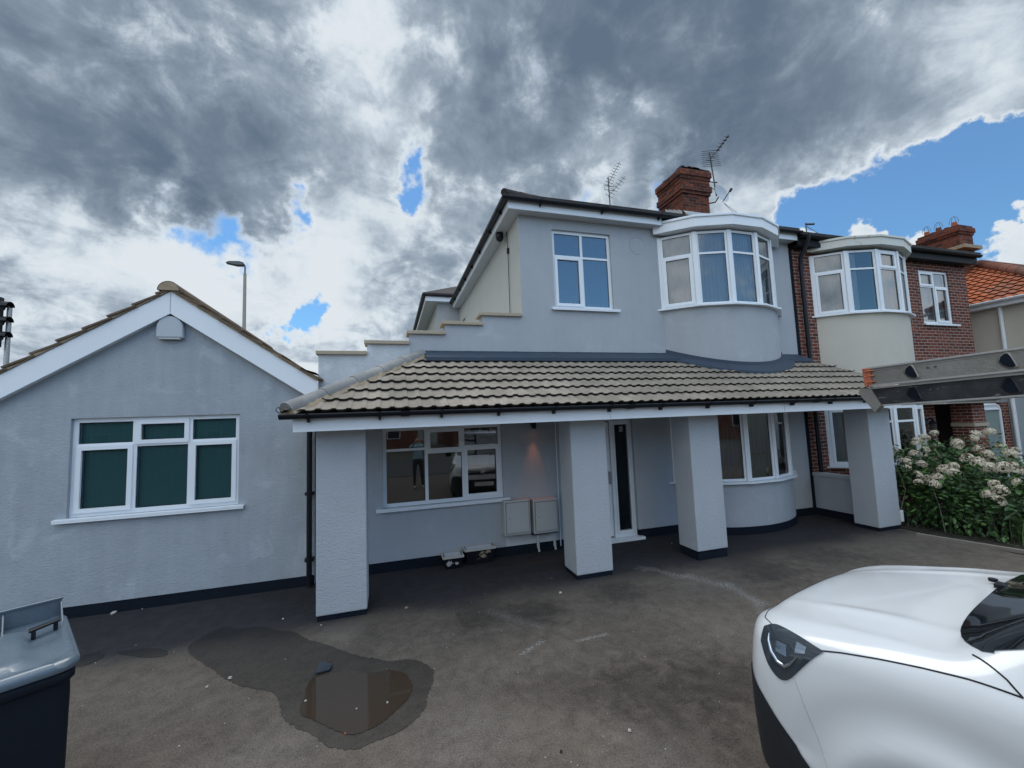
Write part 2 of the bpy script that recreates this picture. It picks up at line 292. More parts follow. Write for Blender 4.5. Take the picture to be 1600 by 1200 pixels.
# ------------------------------------------------------------------ mesh building
class MB:
    def __init__(s): s.v = []; s.f = []; s.m = []; s.sm = []
    def add(s, vs, fs, mi=0, smooth=False):
        o = len(s.v); s.v += [tuple(v) for v in vs]
        for f in fs: s.f.append([o+i for i in f]); s.m.append(mi); s.sm.append(smooth)
        return s
    def box(s, x0, x1, y0, y1, z0, z1, mi=0):
        vs = [(x, y, z) for x in (x0, x1) for y in (y0, y1) for z in (z0, z1)]
        return s.add(vs, [(0, 1, 3, 2), (4, 6, 7, 5), (0, 4, 5, 1), (2, 3, 7, 6), (0, 2, 6, 4), (1, 5, 7, 3)], mi)
    def obox(s, o, u, n, a0, a1, b0, b1, z0, z1, mi=0):
        """box in a local frame: u along the wall, n outward normal, b measured outward"""
        vs = [(o[0]+u[0]*a+n[0]*b, o[1]+u[1]*a+n[1]*b, o[2]+z) for a in (a0, a1) for b in (b0, b1) for z in (z0, z1)]
        return s.add(vs, [(0, 1, 3, 2), (4, 6, 7, 5), (0, 4, 5, 1), (2, 3, 7, 6), (0, 2, 6, 4), (1, 5, 7, 3)], mi)
    def quad(s, a, b, c, d, mi=0, smooth=False): return s.add([a, b, c, d], [(0, 1, 2, 3)], mi, smooth)
    def prism(s, pts, z0, z1, mi=0):
        n = len(pts); vs = [(p[0], p[1], z0) for p in pts]+[(p[0], p[1], z1) for p in pts]
        return s.add(vs, [tuple(reversed(range(n))), tuple(range(n, 2*n))]+[(i, (i+1) % n, n+(i+1) % n, n+i) for i in range(n)], mi)
    def slab(s, pts, y0, y1, mi=0):      # polygon in x,z extruded along y
        n = len(pts); vs = [(p[0], y0, p[1]) for p in pts]+[(p[0], y1, p[1]) for p in pts]
        return s.add(vs, [tuple(range(n)), tuple(reversed(range(n, 2*n)))]+[(i, n+i, n+(i+1) % n, (i+1) % n) for i in range(n)], mi)
    def tube(s, pts, r, seg=8, mi=0, caps=True):
        pts = [Vector(p) for p in pts]; k = len(pts); rr = r if isinstance(r, (list, tuple)) else [r]*k
        vs = []; up = Vector((0, 0, 1))
        prev = None
        for i, p in enumerate(pts):
            t = (pts[min(i+1, k-1)]-pts[max(i-1, 0)]).normalized()
            if prev is None:
                a = t.cross(up if abs(t.z) < .9 else Vector((1, 0, 0))).normalized()
            else: a = (prev-t*prev.dot(t)).normalized()
            prev = a; b = t.cross(a)
            for j in range(seg):
                q = 2*math.pi*j/seg; vs.append(p+(a*math.cos(q)+b*math.sin(q))*rr[i])
        fs = [(i*seg+j, i*seg+(j+1) % seg, (i+1)*seg+(j+1) % seg, (i+1)*seg+j) for i in range(k-1) for j in range(seg)]
        s.add(vs, fs, mi, True)
        if caps:
            s.add(vs[:seg], [tuple(reversed(range(seg)))], mi); s.add(vs[-seg:], [tuple(range(seg))], mi)
        return s
    def grid(s, rows, mi=0, smooth=True, keep=None):
        nr, nc = len(rows), len(rows[0]); vs = [p for r in rows for p in r]
        fs = [(i*nc+j, i*nc+j+1, (i+1)*nc+j+1, (i+1)*nc+j) for i in range(nr-1) for j in range(nc-1) if keep is None or keep(i, j)]
        return s.add(vs, fs, mi, smooth)
    def build(s, name, mats, parent=None, bevel=0, world=False, fix=False):
        if not isinstance(mats, (list, tuple)): mats = [mats]
        off = Vector((0, 0, 0))
        if parent is not None and not world:
            off = ROOTLOC.get(parent.name, Vector((0, 0, 0)))
        me = bpy.data.meshes.new(name); me.from_pydata([Vector(v)-off for v in s.v], [], s.f)
        for m in mats: me.materials.append(m)
        me.polygons.foreach_set('material_index', s.m); me.polygons.foreach_set('use_smooth', s.sm)
        me.update()
        if fix:
            bm = bmesh.new(); bm.from_mesh(me); bmesh.ops.remove_doubles(bm, verts=bm.verts, dist=1e-5)
            bmesh.ops.recalc_face_normals(bm, faces=bm.faces); bm.to_mesh(me); bm.free()
        uv = me.uv_layers.new(name='UVMap')
        for p in me.polygons:
            n = p.normal; ax = max(range(3), key=lambda i: abs(n[i]))
            for li in p.loop_indices:
                c = me.vertices[me.loops[li].vertex_index].co
                c = c+off
                uv.data[li].uv = (c.y, c.z) if ax == 0 else ((c.x, c.z) if ax == 1 else (c.x, c.y))
        o = bpy.data.objects.new(name, me); COL.objects.link(o)
        if parent is not None:
            o.parent = parent; ROOTLOC[o.name] = off
        if bevel:
            b = o.modifiers.new('bevel', 'BEVEL'); b.width = bevel; b.segments = 2; b.limit_method = 'ANGLE'
        return o
ROOTLOC = {}
def thing(name, label, cat, loc=(0, 0, 0), group=None, rot=0):
    o = bpy.data.objects.new(name, None); COL.objects.link(o); o.location = loc; o.rotation_euler = (0, 0, rot)
    o.empty_display_size = .1
    o['label'] = label; o['category'] = cat
    if group: o['group'] = group
    ROOTLOC[o.name] = Vector(loc) if rot == 0 else Vector((0, 0, 0))
    return o
def tag(o, label, cat, group=None, kind=None):
    if label: o['label'] = label; o['category'] = cat
    if group: o['group'] = group
    if kind: o['kind'] = kind
    return o
def struct(o): o['kind'] = 'structure'; return o
def copy_tree(o, parent=None):
    c = o.copy(); COL.objects.link(c)
    if parent is not None: c.parent = parent
    for ch in list(o.children): copy_tree(ch, c)
    return c

def wall_cells(mb, x0, x1, z0, z1, Y, holes, depth=.22, mi=0):
    """flat wall facing -Y with rectangular openings and their reveals"""
    xs = sorted({x0, x1, *[h[0] for h in holes], *[h[1] for h in holes]}); zs = sorted({z0, z1, *[h[2] for h in holes], *[h[3] for h in holes]})
    for i in range(len(xs)-1):
        for j in range(len(zs)-1):
            cx, cz = (xs[i]+xs[i+1])/2, (zs[j]+zs[j+1])/2
            if cx < x0 or cx > x1 or cz < z0 or cz > z1: continue
            if any(h[0] < cx < h[1] and h[2] < cz < h[3] for h in holes): continue
            mb.quad((xs[i], Y, zs[j]), (xs[i+1], Y, zs[j]), (xs[i+1], Y, zs[j+1]), (xs[i], Y, zs[j+1]), mi)
    for a, b, c, dd in holes:
        y = Y+depth
        mb.quad((a, Y, c), (a, y, c), (a, y, dd), (a, Y, dd), mi); mb.quad((b, Y, c), (b, Y, dd), (b, y, dd), (b, y, c), mi)
        mb.quad((a, Y, dd), (a, y, dd), (b, y, dd), (b, Y, dd), mi); mb.quad((a, Y, c), (b, Y, c), (b, y, c), (a, y, c), mi)
    return mb
def room(parent, x0, x1, y0, y1, z0, z1):
    mb = MB(); P = [(x, y, z) for x in (x0, x1) for y in (y0, y1) for z in (z0, z1)]
    mb.add(P, [(0, 1, 3, 2), (4, 6, 7, 5), (2, 3, 7, 6), (0, 2, 6, 4), (1, 5, 7, 3)])
    return mb.build('interior', M['room'], parent)
def folds(o, u, n, a0, a1, z0, z1, back, period, amp, blind=False):
    mb = MB(); k = max(4, int((a1-a0)/period*8)); pts = []
    for i in range(k+1):
        a = a0+(a1-a0)*i/k; ph = a/period
        b = (-amp*(ph-math.floor(ph)) if blind else amp*math.sin(2*math.pi*ph+.7*math.sin(ph*1.7)))
        pts.append((o[0]+u[0]*a-n[0]*(back-b), o[1]+u[1]*a-n[1]*(back-b)))
    mb.grid([[(x, y, o[2]+z) for x, y in pts] for z in (z0, z1)], smooth=not blind)
    return mb
def window(parent, o, u, n, w_, h, cols, glass, blind=None, sill=True, name='window', fw=.055, out=0.0, sillx=(.09, .07), sd=.09, period=.09, amp=.02, isblind=True, back=.11, mullion=.05, fr=None, partial=None, skew=0):
    """cols: list of (fraction of width, transom height fraction or None, upper sash?, lower sash?)"""
    fr = fr or M['upvc']
    f = MB(); g = MB()
    f.obox(o, u, n, 0, fw, -.07+out, out, 0, h); f.obox(o, u, n, w_-fw, w_, -.07+out, out, 0, h)
    f.obox(o, u, n, fw, w_-fw, -.07+out, out, 0, fw); f.obox(o, u, n, fw, w_-fw, -.07+out, out, h-fw, h)
    tot = sum(c[0] for c in cols); a = fw; inner = w_-2*fw-mullion*(len(cols)-1)
    for i, (cw, tr, us, ls) in enumerate(cols):
        b = a+inner*cw/tot
        if i: f.obox(o, u, n, a-mullion, a, -.069+out, out-.001, fw, h-fw)
        cells = [(fw, h-fw, ls)] if tr is None else [(fw, h*tr-.02, ls), (h*tr+.02, h-fw, us)]
        if tr is not None: f.obox(o, u, n, a, b, -.068+out, out-.002, h*tr-.02, h*tr+.02)
        for z0, z1, sash in cells:
            if sash:
                q = .042; e = .014+out
                f.obox(o, u, n, a-.012, a+q, -.05+out, e, z0-.012, z1+.012); f.obox(o, u, n, b-q, b+.012, -.05+out, e, z0-.012, z1+.012)
                f.obox(o, u, n, a+q, b-q, -.05+out, e, z0-.012, z0+q); f.obox(o, u, n, a+q, b-q, -.05+out, e, z1-q, z1+.012)
                ga, gb, gz0, gz1 = a+q, b-q, z0+q, z1-q
            else: ga, gb, gz0, gz1 = a, b, z0, z1
            # black gasket then pane
            y = -.018+out
            for (p0, p1, r0, r1) in ((ga, ga+.006, gz0, gz1), (gb-.006, gb, gz0, gz1), (ga, gb, gz0, gz0+.006), (ga, gb, gz1-.006, gz1)):
                f.obox(o, u, n, p0, p1, y-.004, y+.002, r0, r1, 1)
            g.quad(*[(o[0]+u[0]*p+n[0]*(y-.003+skew*(p-(ga+gb)/2)), o[1]+u[1]*p+n[1]*(y-.003+skew*(p-(ga+gb)/2)), o[2]+z) for p, z in ((ga, gz0), (gb, gz0), (gb, gz1), (ga, gz1))])
        a = b+mullion
    fo = f.build(name, [fr, M['black']], parent)
    g.build('pane', glass, fo)
    if blind:
        fa, fb = (0.02, w_-.02) if partial is None else (partial[0]*w_, partial[1]*w_)
        folds(o, u, n, fa, fb, .02, h-.02, back, period, amp, isblind).build('blind' if isblind else 'curtain', blind, fo)
    if sill:
        sb = MB(); sb.obox(o, u, n, -sillx[0], w_+sillx[1], -.05, sd, -.035, -.003); sb.obox(o, u, n, -sillx[0], w_+sillx[1], sd-.018, sd, -.052, -.035)
        sb.build('sill', fr, fo, bevel=.004)
    return fo
UX, NY = (1, 0), (0, -1)
# ------------------------------------------------------------------ ground
W = 6.72                                  # front wall plane of the semi-detached pair
g = MB(); g.quad((-400, -400, -.012), (400, -400, -.012), (400, 400, -.012), (-400, 400, -.012)); struct(g.build('ground', M['earth']))
g = MB(); g.quad((-9, -4.5, 0), (8.62, -4.5, 0), (8.62, 6.9, 0), (-9, 6.9, 0)); struct(g.build('driveway', M['asphalt']))
g = MB(); g.quad((-60, -13, -.004), (60, -13, -.004), (60, -6.5, -.004), (-60, -6.5, -.004)); struct(g.build('road', M['road']))
g = MB(); g.box(-60, 60, -6.5, -4.5, -.1, .02); struct(g.build('pavement', M['road']))
g = MB(); g.box(8.75, 15.3, 2.2, 6.7, -.1, .004); struct(g.build('garden_soil', M['soil']))
def ragged(pts, z, amp, name, m, seed, sub=9):
    rnd = random.Random(seed); out = []
    n = len(pts)
    for i in range(n):
        p0, p1, p2, p3 = pts[(i-1) % n], pts[i], pts[(i+1) % n], pts[(i+2) % n]
        for k in range(sub):
            t = k/sub
            q = [.5*((2*p1[a])+(-p0[a]+p2[a])*t+(2*p0[a]-5*p1[a]+4*p2[a]-p3[a])*t*t+(-p0[a]+3*p1[a]-3*p2[a]+p3[a])*t**3) for a in (0, 1)]
            out.append((q[0]+rnd.gauss(0, amp), q[1]+rnd.gauss(0, amp), z))
    mb = MB(); mb.add(out, [tuple(range(len(out)))])
    o = mb.build(name, m); 
    if o.data.polygons[0].normal.z < 0: o.data.flip_normals()
    return struct(o)
DAMP = [(-1.99, 5.22), (-1.98, 5.36), (-1.91, 5.52), (-1.81, 5.61), (-1.61, 5.5), (-1.42, 5.49), (-1.18, 5.3), (-1.02, 5.21), (-0.85, 4.99), (-0.66, 4.81), (-0.48, 4.63), (-0.32, 4.46), (-0.16, 4.35), (-0.01, 4.25), (0.14, 4.23), (0.26, 4.13), (0.34, 3.98), (0.33, 3.8), (0.27, 3.63), (0.24, 3.5), (0.15, 3.38), (0.03, 3.3), (-0.11, 3.27), (-0.23, 3.24), (-0.34, 3.27), (-0.46, 3.36), (-0.55, 3.48), (-0.69, 3.61), (-0.79, 3.74), (-0.85, 3.89), (-0.91, 4.06), (-1.01, 4.17), (-1.16, 4.26), (-1.32, 4.38), (-1.49, 4.57), (-1.64, 4.76), (-1.8, 4.94)]
ragged(DAMP, .004, .006, 'damp_patch', M['asphalt_damp'], 1)
ragged([(-2.66, 5.40), (-2.48, 5.4), (-2.35, 5.37), (-2.18, 5.25), (-2.16, 5.15), (-2.34, 5.18), (-2.52, 5.29)], .004, .006, 'damp_patch', M['asphalt_damp'], 2)
ragged([(-3.02, 5.45), (-2.86, 5.47), (-2.76, 5.36), (-2.8, 5.24), (-2.95, 5.22), (-3.05, 5.32)], .004, .006, 'damp_patch', M['asphalt_damp'], 5)
ragged([(-0.68, 4.20), (-0.59, 4.25), (-0.39, 4.21), (-0.2, 4.12), (-0.03, 4.1), (0.1, 4.01), (0.16, 3.82), (0.12, 3.65), (0.01, 3.52), (-0.09, 3.43), (-0.19, 3.39), (-0.3, 3.39), (-0.4, 3.47), (-0.51, 3.58), (-0.62, 3.68), (-0.68, 3.76), (-0.7, 3.98)], .008, .004, 'puddle', M['water'], 3)
# ------------------------------------------------------------------ main grey rendered house
H = thing('rendered_house', 'grey rendered house with a tiled porch roof on square pillars and curved bay windows', 'house', (2, 6.72, 0))
wl = MB()
LW = (-.10, 1.79, .93, 2.14); DR = (3.05, 4.27, .03, 2.16); UW = (2.86, 4.04, 4.15, 5.60)
LB = (5.3, 7.75, .9, 2.2); UB = (5.3, 7.75, 4.2, 5.6)
wall_cells(wl, -1.0, 8.42, .13, 2.6, W, [LW, DR, LB], .14)
wl.box(.33, .90, W, W+.24, 2.6, 3.615); wl.box(.90, 1.53, W, W+.24, 2.6, 3.785); wl.box(1.53, 2.23, W, W+.24, 2.6, 3.955)
wall_cells(wl, 2.23, 8.42, 2.6, 5.81, W, [UW, UB], .09)
wl.quad((8.42, W, 0), (8.42, W+.1, 0), (8.42, W+.1, 5.81), (8.42, W, 5.81))
wl.quad((8.42, 12.9, 0), (-1, 12.9, 0), (-1, 12.9, 2.6), (8.42, 12.9, 2.6)); wl.quad((-1, 12.9, 0), (-1, W, 0), (-1, W, 2.6), (-1, 12.9, 2.6))
wl.quad((-1, W+.24, 2.6), (2.23, W+.24, 2.6), (2.23, 12.9, 2.6), (-1, 12.9, 2.6))
wl.build('wall', M['wall'], H)
pp = MB(); pp.box(-1.0, -.31, W, W+.24, 2.6, 3.275); pp.box(-.31, .33, W, W+.24, 2.6, 3.445); pp.build('parapet', M['parapet'], H)
for a, b in ((-1.0, 3.05), (4.27, 5.13), (7.9, 8.42)):
    pl = MB(); pl.box(a, b, W-.014, W+.05, 0, .145); pl.build('plinth', M['plinth'], H)
# coping stones of the stepped parapet
for a, b, z in ((-1.03, -.31, 3.275), (-.35, .33, 3.445), (.29, .90, 3.615), (.84, 1.53, 3.785), (1.47, 2.225, 3.955)):
    c = MB(); c.box(a, b, W-.05, W+.29, z, z+.055); c.build('coping_stone', M['coping'], H, bevel=.006)
# flank wall, rear projection
f = MB(); f.quad((2.23, 13.2, 2.6), (2.23, W, 2.6), (2.23, W, 5.81), (2.23, 13.2, 5.81))
f.quad((8.42, 12.9, 2.6), (2.23, 12.9, 2.6), (2.23, 12.9, 5.7), (8.42, 12.9, 5.7))
f.build('flank_wall', M['cream'], H)
f = MB(); f.box(1.53, 4.5, 13.21, 18.5, 0, 6.02); f.build('rear_wall', M['cream'], H)
f = MB(); f.box(1.535, 2.225, 13.15, 13.205, 2.6, 6.0); f.build('rear_return_wall', M['wall'], H)
f = MB(); f.tube([(2.205, 7.35, 3.9), (2.205, 7.33, 5.2), (2.205, 7.36, 5.78)], .007, 5); f.box(2.19, 2.225, 7.31, 7.37, 5.34, 5.44); f.build('cable', M['black'], H)
window(H, (2.23, 12.6, 4.55), (0, -1), (-1, 0), .45, .75, [(1, .7, False, True)], M['glass'], None, name='flank_window')
# bay: segmented glazing on a curved wall
def arc(cx, cy, r, a0, a1, n): return [(cx+r*math.sin(R(a0+(a1-a0)*i/n)), cy-r*math.cos(R(a0+(a1-a0)*i/n))) for i in range(n+1)]
def curved(mb, cx, cy, r, a0, a1, z0, z1, n=48, mi=0, zf=None):
    p = arc(cx, cy, r, a0, a1, n)
    mb.grid([[(x, y, z0) for x, y in p], [(x, y, z1) for x, y in p]], mi)
BR, BCY = 1.876, 7.95
def bay(parent, cx, z0, h, facets, tr, glass, curtains, sillout=.10, postw=.075, isblind=True, fr=None):
    fr = fr or M['upvc']; A = [-49.2+19.68*i for i in range(6)]
    pts = [(cx+BR*math.sin(R(a)), BCY-BR*math.cos(R(a))) for a in A]
    root = MB()
    for i, (x, y) in enumerate(pts):
        a = R(A[i]); k = .042 if 0 < i < 5 else .03
        root.obox((x, y, z0), (math.cos(a), math.sin(a)), (math.sin(a), -math.cos(a)), -k, k, -.05, .022, 0, h)
    bw = root.build('bay_window', fr, parent, bevel=.006)
    for i in range(5):
        p, q = pts[i], pts[i+1]; L = math.hypot(q[0]-p[0], q[1]-p[1]); u = ((q[0]-p[0])/L, (q[1]-p[1])/L); n = (u[1], -u[0])
        e = .03
        o = (p[0]+u[0]*e, p[1]+u[1]*e, z0)
        tp, us, ls = facets[i]
        window(bw, o, u, n, L-2*e, h, [(1, tp, us, ls)], glass, curtains[i][0] if curtains[i] else None, sill=False, name='casement', period=.075 if isblind else .12, amp=.018, isblind=isblind, back=.09, fr=fr, fw=.045, partial=curtains[i][1] if curtains[i] else None)
    # sill following the facets
    rr = BR+sillout; P2 = [(cx+rr*math.sin(R(a)), BCY-rr*math.cos(R(a))) for a in [-52.5]+A[1:-1]+[52.5]]
    P1 = [(cx+(BR-.06)*math.sin(R(a)), BCY-(BR-.06)*math.cos(R(a))) for a in A]
    sb = MB(); sb.prism(P2+P1[::-1], z0-.036, z0-.004); sb.build('sill', fr, bw)
    return bw
CX = 6.52
BW = MB(); curved(BW, CX, BCY, BR-.01, -49, 49, 2.85, 4.166); BW.build('upper_bay_wall', M['wall'], H)
BW = MB(); curved(BW, CX, BCY, BR-.01, -49, 49, .12, .90); BW.build('lower_bay_wall', M['wall'], H)
BW = MB(); curved(BW, CX, BCY, BR+.006, -49, 49, 0, .135); BW.build('lower_bay_plinth', M['plinth'], H)
bay(H, CX, 4.2, 1.42, [(.70, False, True)]*1+[(.70, False, False)]*4, .7, M['glass'], [(M['blind_grey'], None), (M['blind_grey'], None), (M['blind_grey'], None), (M['blind_grey'], None), (M['blind_grey'], None)])
bay(H, CX, .93, 1.25, [(.74, False, False)]+[(None, False, False)]*4, .7, M['glass_low'], [(M['blind_dark'], None), (M['blind_dark'], None), (M['blind_dark'], None), (M['blind_dark'], (.55, .95)), (M['blind_dark'], (.0, .25))], .10)
room(H, 5.2, 7.85, W+.02, 9.5, 4.1, 5.7); room(H, 5.2, 7.85, W+.02, 9.5, .5, 2.25)
# flat roof of the upper bay: white segmented fascia with a proud trim
def bayroof(parent, cx, z0, z1, r, m, felt, a=50.5):
    A = [-a]+[-29.52, -9.84, 9.84, 29.52]+[a]
    def ring(rr): return [(cx+rr*math.sin(R(t)), BCY-rr*math.cos(R(t))) for t in A]
    o = MB(); P0 = ring(r); o.prism(P0, z0, z1); fo = o.build('bay_fascia', m, parent)
    o = MB(); o.prism(ring(r+.025), z1+.001, z1+.05); o.build('bay_roof_trim', m, parent, bevel=.008)
    o = MB(); o.prism([(x, y) for x, y in ring(r-.02)], z1+.0505, z1+.058); o.build('roof_felt', felt, parent)
    return fo
bayroof(H, CX, 5.66, 5.83, BR+.16, M['upvc'], M['lead'])
# windows and door
window(H, (LW[0], W+.055, LW[2]), UX, NY, LW[1]-LW[0], LW[3]-LW[2], [(1.0, .71, False, False), (.93, .66, True, False), (.97, .71, False, True)], M['glass_low'], None, sillx=(.1, .09), sd=.12, skew=-.03)
room(H, LW[0]-.3, LW[1]+.3, W+.15, 9, .3, 2.5)
window(H, (UW[0], W+.05, UW[2]), UX, NY, UW[1]-UW[0], UW[3]-UW[2], [(1, .67, False, True), (1, .67, False, False)], M['glass_blue'], M['net'], sillx=(.07, .10), sd=.11, isblind=False, period=.07, amp=.012, back=.1)
room(H, UW[0]-.3, UW[1]+.3, W+.10, 9, 3.9, 5.68)
# front door with glazed side panel
D0 = MB(); o = (3.05, W+.06, .03)
D0.obox(o, UX, NY, 0, .06, -.07, 0, 0, 2.13); D0.obox(o, UX, NY, 1.16, 1.22, -.07, 0, 0, 2.13); D0.obox(o, UX, NY, .06, 1.16, -.07, 0, 2.07, 2.13); D0.obox(o, UX, NY, .78, .84, -.069, -.001, 0, 2.07)
D0.obox(o, UX, NY, .84, 1.16, -.068, -.002, 0, .06); D0.obox(o, UX, NY, .84, .872, -.05, .012, .06, 2.07); D0.obox(o, UX, NY, 1.13, 1.16, -.05, .012, .06, 2.07); D0.obox(o, UX, NY, .872, 1.13, -.05, .012, .06, .12); D0.obox(o, UX, NY, .872, 1.13, -.05, .012, 2.0, 2.07)
dr = D0.build('door_frame', M['upvc'], H, bevel=.004)
q = MB(); y = W+.07; q.quad((3.92, y, .15), (4.185, y, .15), (4.185, y, 2.03), (3.92, y, 2.03)); q.build('side_pane', M['glass_dull'], dr)
q = MB(); q.box(3.90, 4.19, W+.12, W+.16, .1, 2.1); q.build('side_backing', mat('dark_obscure_glass', (.018, .022, .03), .3, build=vary((.018, .022, .03), .5, 6)), dr)
q = MB(); q.box(3.13, 3.82, W+.08, W+.13, .06, 2.08); q.build('door_leaf', M['upvc'], dr, bevel=.005)
q = MB(); q.box(3.77, 3.80, W+.03, W+.08, .98, 1.2); q.build('handle', M['metal'], dr)
q = MB(); q.box(3.02, 4.33, W-.11, W+.06, -.02, .045); q.build('door_step', M['upvc'], dr, bevel=.005)
q = MB(); q.box(4.03, 4.10, y-.006, y-.002, 1.90, 1.99); q.box(4.04, 4.046, y-.008, y-.006, 1.92, 1.97, 1); q.box(4.05, 4.085, y-.008, y-.006, 1.955, 1.965, 1); q.box(4.06, 4.067, y-.008, y-.006, 1.915, 1.95, 1); q.box(4.077, 4.084, y-.008, y-.006, 1.915, 1.95, 1); q.build('door_sticker', [M['alarm'], M['black']], dr)
# porch: pillars, fascia, gutter
for i, (a, b) in enumerate(((-.82, -.27), (2.41, 2.96), (4.38, 4.93), (8.19, 8.74))):
    p = MB(); p.box(a, b, 5.35, 5.77, .06 if i != 2 else .13, 2.19); po = p.build('pillar', M['pillar'], H, bevel=.012)
    p = MB(); p.box(a+.012, b-.012, 5.362, 5.758, 0, .1 if i != 2 else .15); p.build('pillar_base', M['plinth'], po)
p = MB(); p.box(-1.0, 8.9, 5.02, 5.045, 2.15, 2.315); p.box(-1.0, -.975, 5.045, W, 2.15, 2.315); p.box(-1.001, 8.9, 5.017, 5.02, 2.15, 2.162); p.build('porch_fascia', M['upvc'], H)
for x in (2.86, 5.9): 
    p = MB(); p.box(x, x+.004, 5.0155, 5.018, 2.15, 2.31); p.build('fascia_joint', M['meter'], H)
p = MB(); p.box(-.97, 8.9, 5.05, W, 2.185, 2.20); p.build('porch_soffit', M['upvc'], H)
def gutter(parent, pts, r=.052, m=None, brackets=(), joints=(), name='gutter', nb=(0, -1)):
    """half-round gutter along a horizontal line"""
    m = m or M['black']; p, q = Vector(pts[0]), Vector(pts[1]); d = (q-p).normalized(); s = Vector((-d.y, d.x, 0)); up = Vector((0, 0, 1))
    mb = MB()
    rows = []
    for t in (p, q):
        rows.append([t+s*r*math.cos(math.pi*k/10)-up*r*math.sin(math.pi*k/10)*1.05 for k in range(11)]+[t-s*(r-.006)*math.cos(math.pi*(10-k)/10)*-1-up*(r-.006)*math.sin(math.pi*(10-k)/10) for k in range(11)])
    mb.grid(rows)
    for t, dd in ((p, d), (q, d)):
        mb.add([t+s*r*math.cos(math.pi*k/10)-up*r*math.sin(math.pi*k/10)*1.05 for k in range(11)], [tuple(range(11))])
    go = mb.build(name, m, parent)
    for t in brackets:
        b = MB(); c = p+d*t; y2 = Vector(nb+(0,))
        b.grid([[c+d*e+s*(r+.007)*math.cos(math.pi*k/10)-up*(r+.007)*math.sin(math.pi*k/10)*1.05 for k in range(11)] for e in (-.014, .014)])
        b.obox((c.x, c.y, c.z), (d.x, d.y), nb, -.012, .012, -.075, .0, -.095, -.05)
        b.build('bracket', m, go)
    for t in joints:
        b = MB(); c = p+d*t
        b.grid([[c+d*e+s*(r+.009)*math.cos(math.pi*k/10)-up*(r+.009)*math.sin(math.pi*k/10)*1.05 for k in range(11)] for e in (-.05, .05)])
        b.build('joint', m, go)
    return go
gutter(H, ((-1.12, 4.955, 2.345), (8.92, 4.955, 2.345)), .055, brackets=[.28, 1.02, 1.72, 2.42, 3.15, 3.95, 4.75, 5.55, 6.35, 7.15, 7.95, 8.75, 9.5], joints=[1.3, 4.25, 7.6])
# tiled lean-to roof: courses of double-roman tiles laid in real relief
TH = math.atan(.508); Z0, Y0 = 2.375, 4.965
def roofz(y): return Z0+(y-Y0)*.508
def hipx(y): return -1.08+(y-Y0)*.90
def tiles(name, parent, m, x0, x1, length, gauge, place, keep, per=.155, amp=.0085, nx=14, lip=.034, jitter=.002, rnd=random.Random(4)):
    mb = MB(); n = int(math.ceil(length/gauge)); cols = int((x1-x0)/per*nx)
    xs = [x0+(x1-x0)*i/cols for i in range(cols+1)]
    def prof(x, under=False):
        ph = (x/per+.001) % 1; h = amp*math.tanh(2.6*math.sin(2*math.pi*ph))
        if not under and (ph < .05 or abs(ph-.5) < .036): h -= .010
        return h
    for c in range(n):
        s0 = c*gauge; s1 = min((c+1)*gauge, length)+.012
        jit = {}
        def J(x):
            k = int(x/per+50); 
            if k not in jit: jit[k] = (rnd.uniform(-jitter, jitter), rnd.uniform(-jitter*2, jitter*2))
            return jit[k]
        rows = []
        for (s, base, top) in ((s0+.030, -.012, 0), (s0+.030, lip-.015, 1), (s0, lip-.015, 1), (s0, lip, 1), (s0+.02, lip, 1), (s0+gauge*.5, lip*.5, 1), (s1, .0, 1)):
            rows.append([place(x, s+(J(x)[1] if s < s1-.01 else 0), base+prof(x, base > lip-.02 and s < s0+.04 and base < lip-.01)+J(x)[0]*top) for x in xs])
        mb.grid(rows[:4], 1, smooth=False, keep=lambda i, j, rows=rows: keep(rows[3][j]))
        mb.grid(rows[3:], smooth=True, keep=lambda i, j, rows=rows: keep(rows[min(i+4, 6)][j]))
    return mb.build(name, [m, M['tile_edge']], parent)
ct, st = math.cos(TH), math.sin(TH)
def place_front(x, s, h): return (x, Y0-.03+s*ct-h*st, Z0-.016+s*st+h*ct)
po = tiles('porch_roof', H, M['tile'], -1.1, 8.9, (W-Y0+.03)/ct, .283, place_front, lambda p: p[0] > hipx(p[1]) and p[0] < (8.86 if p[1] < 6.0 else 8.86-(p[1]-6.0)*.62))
# hidden left slope of the hip
q = MB(); q.quad((-1.08, Y0, Z0), (-1.08, W, Z0), (.5, W, roofz(W)), (-1.08, Y0, Z0)); q.add([(-1.08, Y0, Z0), (.5, W, roofz(W)), (-1.08, W, Z0)], [(0, 1, 2)]); 
q = MB(); q.add([(-1.08, Y0, Z0), (.5, W, roofz(W)), (-1.08, W, Z0)], [(0, 1, 2)]); q.build('hip_slope', M['tile'], H)
# roof underside board so no light leaks through
q = MB(); q.add([(-1.05, Y0+.03, Z0-.03), (8.85, Y0+.03, Z0-.03), (8.5, W, roofz(W)-.04), (.45, W, roofz(W)-.04)], [(0, 1, 2, 3)]); q.build('roof_underlay', M['darktrim'], H)
